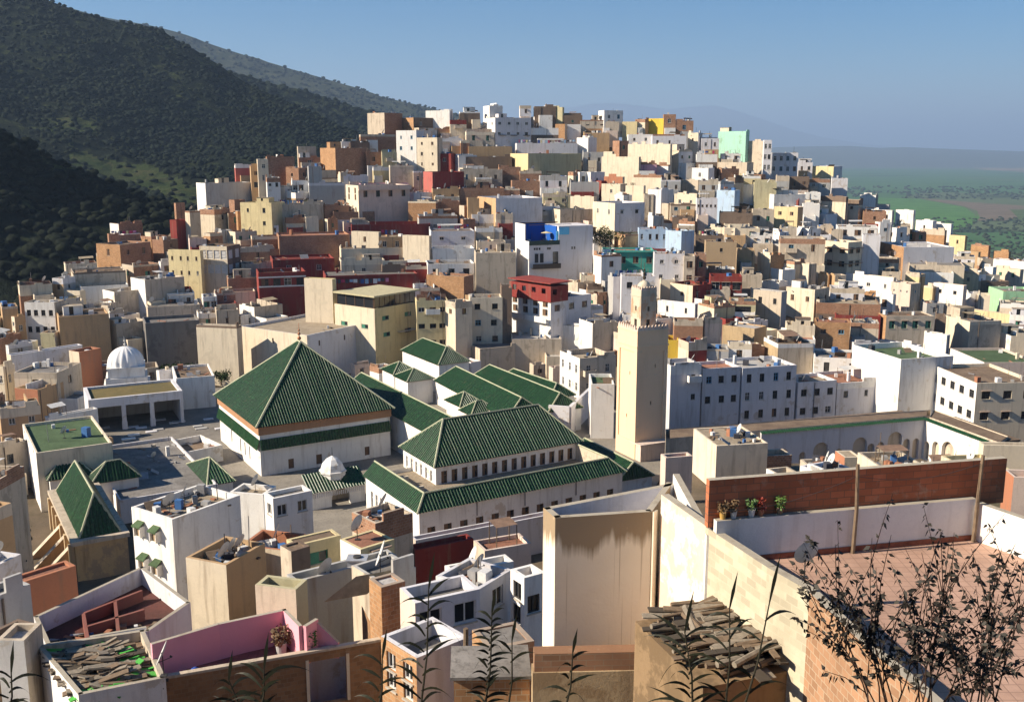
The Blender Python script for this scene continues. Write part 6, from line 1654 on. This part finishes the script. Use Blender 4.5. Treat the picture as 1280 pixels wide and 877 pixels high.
# dishes, tanks, washing lines: things of their own
q = random.Random(5); big = [h for h in HOUSES if h['label'] is None and h['root'].location.y > 115 and h['wr'] > 3 and h['top'] > 150]
q.shuffle(big)
for h in big[:105]:
    x, y = q.uniform(.5, h['wr']-.5), q.uniform(.4, h['wl']*.5); f = h['f']; C = h['root'].location
    dish((C.x+f['d1'][0]*x+f['d2'][0]*y, C.y+f['d1'][1]*x+f['d2'][1]*y, C.z+h['zr']+.03), q.choice([60, 75, 50, 85, 40]), q.uniform(15, 32), q.uniform(.95, 1.35), 'small pale satellite dish on a flat roof of the hillside town', 'satellite dishes on the hillside roofs')
near_h = [h for h in HOUSES if h['root'].location.y < 115 and h['wr'] > 2.2 and h['wl'] > 2.2 and h['root'].location.y > 40]
for h in near_h[:26]:
    x, y = h['wr']*q.uniform(.3, .8), h['wl']*q.uniform(.25, .7); f = h['f']; C = h['root'].location
    dish((C.x+f['d1'][0]*x+f['d2'][0]*y, C.y+f['d1'][1]*x+f['d2'][1]*y, C.z+h['zr']+.03), q.choice([60, 75, 95]), q.uniform(15, 30), q.uniform(.8, 1.1), 'pale satellite dish on a roof below the green tiled sanctuary', 'satellite dishes on the lower roofs')
def tank_mesh(kind):
    m = MB()
    if kind: m.lathe([(.01, 0), (.5, 0), (.52, .1), (.52, 1.0), (.45, 1.15), (.15, 1.22), (.15, 1.3), (.01, 1.3)], 14)
    else: m.lathe([(.01, .1), (.42, .1), (.45, .2), (.45, .75), (.42, .85), (.01, .85)], 14); m.box(-.45, .45, -.45, -.35, 0, .1); m.box(-.45, .45, .35, .45, 0, .1)
    return m.mesh('tank_body', plain('tank_black' if kind else 'tank_white', (.03, .03, .035) if kind else (.62, .62, .60), .5), True)
TK = [tank_mesh(0), tank_mesh(1)]
for i, h in enumerate(big[105:123]):
    x, y = h['wr']*.6, h['wl']*.55; f = h['f']; C = h['root'].location; k = i % 2
    o = link('water_tank', TK[k], None, (C.x+f['d1'][0]*x+f['d2'][0]*y, C.y+f['d1'][1]*x+f['d2'][1]*y, C.z+h['zr']))
    tag(o, ('round white', 'round black')[k]+' water tank standing on a hillside roof', 'water tank', ('white', 'black')[k]+' water tanks on the hillside roofs')
CLO = [plain('cloth_%d' % i, c_, .9) for i, c_ in enumerate([(.75, .75, .74), (.45, .05, .12), (.06, .10, .3), (.6, .25, .4), (.08, .08, .09), (.35, .5, .65), (.7, .6, .3)])]
def washing(p, az, L, label, seed, group=None):
    q = random.Random(seed); r = empty('washing_line', p, az); tag(r, label, 'washing line', group); m = MB(); m.tube([(0, 0, 0), (0, 0, 1.7)], .03); m.tube([(L, 0, 0), (L, 0, 1.7)], .03); m.build('post', IRON, r) if False else None
    for x in (0, L): pm_ = MB(); pm_.tube([(x, 0, 0), (x, 0, 1.75)], .03); pm_.build('post', IRON, r)
    lm = MB(); lm.tube([(L*t, 0, 1.7-.12*math.sin(3.14*t)) for t in np.linspace(0, 1, 7)], .01, None, 4); lm.build('line', IRON, r); x = .25
    while x < L-.6:
        w_ = q.uniform(.35, .9); hh_ = q.uniform(.5, 1.1); cm = MB(); zt_ = 1.68-.1*math.sin(3.14*x/L); n_ = 5
        for i in range(n_):
            a, b = x+w_*i/n_, x+w_*(i+1)/n_; ya, yb = .03*math.sin(i*1.7), .03*math.sin((i+1)*1.7); cm.poly([(a, ya, zt_-hh_), (b, yb, zt_-hh_), (b, .0, zt_), (a, .0, zt_)])
        cm.build('cloth', q.choice(CLO), r); x += w_+q.uniform(.05, .3)
h = by('maroon washing wall'); f = h['f']; C = h['root'].location
washing((C.x+f['d1'][0]*1.5-f['d2'][0]*.35, C.y+f['d1'][1]*1.5-f['d2'][1]*.35, C.z+h['zt']-2.4), f['phi'], h['wr']*.62, 'line of bright washing hung along the maroon wall behind the cafe', 3)
for i, h in enumerate([h for h in big[123:160] if h['wr'] > 4][:12]):
    f = h['f']; C = h['root'].location; y = h['wl']*.35
    washing((C.x+f['d1'][0]*.5+f['d2'][0]*y, C.y+f['d1'][1]*.5+f['d2'][1]*y, C.z+h['zr']), f['phi'], h['wr']-1, 'short line of washing strung across a hillside roof', i+40, 'washing lines on the hillside roofs')
# ------------------------------------------------------------------ greenery inside the town
def small_tree(name, p, rad, hgt, label, cat, leafm, n=700, seed=1, ls=.16):
    r = empty(name, p); tag(r, label, cat); q = random.Random(seed); m = MB(); m.tube([(0, 0, -.5), (.1, 0, hgt*.35), (.05, .1, hgt*.6)], .16, .07, 7)
    for _ in range(6): a = q.random()*6.28; m.tube([(.08, .05, hgt*.35), (rad*.6*math.cos(a), rad*.6*math.sin(a), hgt*q.uniform(.55, .9))], .06, .02, 5)
    m.build('trunk', WOOD, r); m = MB(); cl = [(Vector((q.gauss(0, .45)*rad, q.gauss(0, .45)*rad, hgt*q.uniform(.4, .95))), q.uniform(.3, .55)*rad) for _ in range(11)]
    for i in range(n):
        c, s = q.choice(cl); d = Vector((q.gauss(0, 1), q.gauss(0, 1), q.gauss(0, .8))).normalized(); c2 = c+d*s*q.uniform(.6, 1.05); e = Vector((q.uniform(-1, 1), q.uniform(-1, 1), q.uniform(-1, 1))).normalized(); s2 = e.orthogonal().normalized()*ls*.6
        m.poly([c2-e*ls, c2+s2, c2+e*ls, c2-s2])
    m.build('crown', leafm, r)
BUSH = foliage_mat('yellowing_leaves', (.06, .07, .02), (.16, .14, .03)); GARD = foliage_mat('garden_leaves', (.03, .06, .012), (.08, .13, .03))
p = cast(756, 318); small_tree('bushy_tree', p, 3.4, 6.0, 'yellowing bushy tree beside the blue terrace house', 'tree', BUSH, 1500, 3, .2)
for i, (px, py, r1, lb) in enumerate(((205, 468, 1.8, 'low green shrub at the left of the walled garden by the dome'), (228, 466, 2.2, 'tallest green shrub of the walled garden by the dome'), (252, 470, 2.0, 'green shrub in the middle of the walled garden by the dome'), (276, 473, 1.6, 'low green shrub nearest the shrine hall in the walled garden'))):
    p = atz(px, py, -39.5); small_tree('garden_shrub', (p.x, p.y, -40.2), r1, 1.9, lb, 'shrub', GARD, 500, i+5, .18)
for i, (px, py, r1) in enumerate(((4, 690, 2.2), (22, 676, 1.6))):
    p = atz(px, py, -38); small_tree('shrub', (p.x, p.y, -39.5), r1, 2.4, ('dark shrub at the edge of the picture below the sloping ochre walls', 'smaller dark shrub beside the sloping ochre walls')[i], 'shrub', dark_leaf, 600, i+15, .16)
# ------------------------------------------------------------------ canes and shrubs close to the viewer
CANE = plain('cane_dark', (.030, .026, .015), .7); CLEAF = plain('cane_leaf', (.022, .024, .012), .6); STEM = plain('stem_redbrown', (.035, .018, .012), .8); SLEAF = plain('shrub_leaf', (.020, .016, .010), .6)
def blade(m, p, d, L, w, droop, mi=0):
    d = d.normalized(); s = d.cross(Vector((0, -1, .2))).normalized(); pts = []; n = 7
    for i in range(n+1):
        t = i/n; c = p+d*(L*t)+Vector((0, 0, -droop*L*t*t)); ww = w*(.35+1.3*t if t < .3 else 1.06*(1-t)/.7+.0)*.5; pts.append((c-s*ww, c+s*ww))
    for a, b in zip(pts, pts[1:]): m.poly([a[0], b[0], b[1], a[1]], mi)
def cane(x0, x1, ytop, Y, nl, Lf_, label, seed, lean=.0, w=.027):
    q = random.Random(seed); top = atY(x1, ytop, Y); b = atY(x0, 900, Y); g = Vector((b.x+(b.x-top.x)*.8, Y, Hslope(b.x, Y)-.1)); r = empty('giant_cane', g); tag(r, label, 'cane')
    P = [Vector((0, 0, 0)), (b-g), (b-g).lerp(top-g, .5)+Vector((.02, 0, 0)), top-g]; m = MB(); m.tube(P, .010, .004, 6); m.build('stem', CANE, r); m = MB()
    nl = int(nl*1.5)
    for i in range(nl):
        t = .05+.95*i/nl; p = (b-g).lerp(top-g, t); s = 1 if i % 2 else -1; d = Vector((s*q.uniform(.5, 1), q.uniform(-.4, .4), q.uniform(.5, 1.3))); blade(m, p, d, Lf_*q.uniform(.6, 1.1), w, q.uniform(.3, 1.1))
    blade(m, top-g, Vector((.15, 0, 1)), Lf_*.8, w, .1); m.build('foliage', CLEAF, r)
for i, a in enumerate(((524, 536, 735, 6.0, 11, .36, 'tall cane with long arching leaves in front of the white walled terrace'), (604, 615, 765, 6.2, 20, .24, 'feathery cane with many short leaf pairs beside the split wooden post'), (633, 640, 800, 6.4, 5, .3, 'thin sparse cane standing between two leafy ones'),
                       (703, 716, 815, 6.0, 7, .24, 'short cane before the patched wall under the tower'), (866, 856, 790, 6.0, 12, .42, 'broad leaved cane in front of the log pile'), (905, 912, 760, 6.3, 9, .38, 'cane leaning at the log pile with upright leaves'), (925, 962, 752, 5.8, 4, .45, 'cane ending in one thick dark blade over the log pile'),
                       (322, 330, 835, 5.6, 9, .34, 'low cane in front of the brick wall with the window hole'), (300, 286, 850, 5.9, 6, .3, 'low drooping cane near the pink terrace ledge'), (470, 478, 822, 6.0, 6, .3, 'dark cane at the right end of the pink house brick front'), (8, 14, 840, 5.6, 6, .3, 'cane at the bottom left corner'))):
    cane(*a, seed=i+60)
def shrub(stems, label, seed):
    q = random.Random(seed); b0 = atY(*stems[0][:2], stems[0][4]); g = Vector((b0.x, b0.y, Hslope(b0.x, b0.y)-.1)); r = empty('leafy_shrub', g); tag(r, label, 'shrub'); m, l = MB(), MB()
    def leaves(P, n, t0):
        for k in range(n):
            t = q.uniform(t0, 1.); i = min(int(t*(len(P)-1)), len(P)-2); p = P[i].lerp(P[i+1], t*(len(P)-1)-i); L = q.uniform(.035, .065)
            d = Vector((q.uniform(-.8, .8), q.uniform(-.8, .8), q.uniform(-1.1, .25))).normalized(); s = d.orthogonal().normalized()*L*.24; c = p+d*L*.15
            l.poly([c, c+d*L*.35+s, c+d*L, c+d*L*.35-s])
    for xb, yb, xt, yt, Y in stems:
        a, b = atY(xb, yb, Y)-g, atY(xt, yt, Y+q.uniform(-.3, .4))-g; bend = Vector((q.uniform(-.12, .12), 0, 0)); P = [Vector((q.uniform(-.1, .1), 0, 0)), a]+[a.lerp(b, t)+bend*math.sin(3.14*t) for t in (.25, .5, .75, 1)]
        m.tube(P, .007, .002, 5); leaves(P[1:], q.randint(24, 40), .35)
        for _ in range(6):
            t = q.uniform(.1, .85); p = a.lerp(b, t)+bend*math.sin(3.14*t); e = p+(b-a)*q.uniform(.18, .4)+Vector((q.uniform(-.32, .32), q.uniform(-.2, .2), q.uniform(-.05, .2))); Q = [p, p.lerp(e, .5)+Vector((0, 0, .03)), e]; m.tube(Q, .004, .0015, 4); leaves(Q, q.randint(7, 18), .25)
    m.build('branches', STEM, r); l.build('foliage', SLEAF, r)
shrub([(1110, 890, 1008, 668, 6.2), (1100, 890, 1044, 680, 6.3), (1112, 890, 1090, 672, 6.4), (1120, 890, 1114, 668, 6.2), (1090, 890, 1000, 745, 5.9), (1085, 890, 1028, 790, 5.8), (1100, 890, 1062, 760, 6.1), (1118, 890, 1140, 740, 6.0)], 'leafless reddish shrub with dark hanging leaves at the left of the thicket', 1)
shrub([(1140, 890, 1152, 690, 6.3), (1150, 890, 1163, 700, 6.1), (1160, 890, 1194, 686, 6.2), (1165, 890, 1206, 702, 6.4), (1150, 890, 1130, 780, 5.8), (1170, 890, 1180, 790, 5.9), (1155, 890, 1215, 760, 6.0)], 'shrub with dark leaves in the middle of the thicket before the tiled terrace', 2)
shrub([(1210, 890, 1250, 690, 6.2), (1220, 890, 1272, 700, 6.1), (1230, 890, 1238, 730, 6.0), (1240, 890, 1282, 745, 5.9), (1215, 890, 1205, 800, 5.7), (1250, 890, 1262, 800, 5.8), (1225, 890, 1292, 720, 6.3)], 'densest dark shrub of the thicket at the right edge of the picture', 3)
# ------------------------------------------------------------------ a label for every house: its look, and the named house it stands next to
LM_ = [(h['short'], (h['xl']+h['xr'])/2, (h['top']+min(h['bot'], h['top']+30))/2) for h in HOUSES if h['short']]
LM_ += [('minaret', 801, 470), ('ribbed dome', 159, 450), ('shrine hall', 378, 500), ('prayer hall', 625, 590), ('portico', 165, 510), ('bushy tree', 756, 295)]
seen = set(h['label'] for h in HOUSES if h['label'])
def colour(h):
    a, b = CNAME[h['cl']], CNAME[h['cr']]
    if h['wl_px'] <= 1: return b
    if h['wr_px'] <= 3: return a
    return a if a == b else a+' and '+b
def sector(h, L):
    dx, dy = (h['xl']+h['xr'])/2-L[1], (h['top']+min(h['bot'], h['top']+30))/2-L[2]
    if abs(dx) > 1.4*abs(dy): return ('left of' if dx < 0 else 'right of'), math.hypot(dx, dy)
    return ('above' if dy < 0 else 'below'), math.hypot(dx, dy)
for h in HOUSES: h['kind_'] = 'shed' if h['root'].name.startswith('shed') else 'house'; h['class'] = (colour(h), h['kind_'])
ORD = ['nearest', 'second nearest', 'third nearest', 'fourth nearest', 'fifth nearest', 'sixth nearest']
for h in HOUSES:
    r = h['root']; r['category'] = h['kind_']
    if h['label']: r['label'] = h['label']; continue
    size = 'low' if h['wr'] > 2.2*h['zt'] else 'tall' if h['zt'] > 1.5*h['wr'] else 'small' if h['wr']*h['zt'] < 22 else 'large' if h['wr']*h['zt'] > 90 else 'plain'
    done = None
    for k in range(len(ORD)):
        for L in sorted(LM_, key=lambda L: sector(h, L)[1])[:6]:
            s, d = sector(h, L); same = sorted(sector(o, L)[1] for o in HOUSES if o['class'] == h['class'] and sector(o, L)[0] == s)
            if same.index(d) != k: continue
            nw = h['nr']+h['nl']; win = ' windowless' if nw == 0 else ''
            t = f"{size}{win} {colour(h)} {h['kind_']}, the {ORD[k]} of that colour {s} the {L[0]}"
            if len(t.split()) > 16: t = f"{colour(h)} {h['kind_']}, {ORD[k]} of that colour {s} the {L[0]}"
            if t in seen or len(t.split()) > 16: continue
            done = t; break
        if done: break
    r['label'] = done or f"{size} {colour(h)} {h['kind_']} among its neighbours on the town hillside"; seen.add(r['label'])
    r['group'] = 'houses stacked up the town hillside' if h['kind_'] == 'house' else 'low sheds between the hillside houses'
# ------------------------------------------------------------------ light, sky, camera
SUN_EL, SUN_AZ = R(31), R(-101)                    # azimuth clockwise from +Y
sd = Vector((math.sin(SUN_AZ)*math.cos(SUN_EL), math.cos(SUN_AZ)*math.cos(SUN_EL), math.sin(SUN_EL)))
sl = bpy.data.lights.new('sun', 'SUN'); sl.energy = 5.0; sl.angle = R(.5); sl.color = (1, .88, .71)
so = bpy.data.objects.new('sun', sl); COL.objects.link(so); so.rotation_euler = sd.to_track_quat('Z', 'Y').to_euler(); so.location = (-80, 0, 90)
w = bpy.data.worlds.new('World'); scene.world = w; w.use_nodes = True
nt = w.node_tree; bg = nt.nodes['Background']; sk = nt.nodes.new('ShaderNodeTexSky'); sk.sky_type = 'NISHITA'
sk.sun_disc = False; sk.sun_elevation = SUN_EL; sk.sun_rotation = SUN_AZ
sk.altitude = 600; sk.air_density = 1.0; sk.dust_density = .15; sk.ozone_density = 5.0
hs_ = nt.nodes.new('ShaderNodeHueSaturation'); hs_.inputs['Saturation'].default_value = 1.4; nt.links.new(sk.outputs[0], hs_.inputs['Color']); nt.links.new(hs_.outputs[0], bg.inputs[0]); bg.inputs[1].default_value = .049
cam = bpy.data.cameras.new('camera'); co = bpy.data.objects.new('camera', cam); COL.objects.link(co)
co.rotation_euler = (math.pi/2-TH, 0, 0); cam.sensor_width = 36; cam.lens = F/1280*36; cam.clip_start = .1; cam.clip_end = 200000
scene.camera = co
vs = scene.view_settings; vs.view_transform = 'Standard'; vs.look = 'None'; vs.exposure = 1.1; vs.gamma = 1; vs.use_curve_mapping = False
c = scene.cycles; c.max_bounces = 5; c.diffuse_bounces = 4; c.glossy_bounces = 2; c.transmission_bounces = 2; c.volume_bounces = 0; c.transparent_max_bounces = 8
c.use_denoising = True; c.use_adaptive_sampling = True; c.adaptive_threshold = .02; c.caustics_reflective = False; c.caustics_refractive = False
c.sample_clamp_indirect = 8
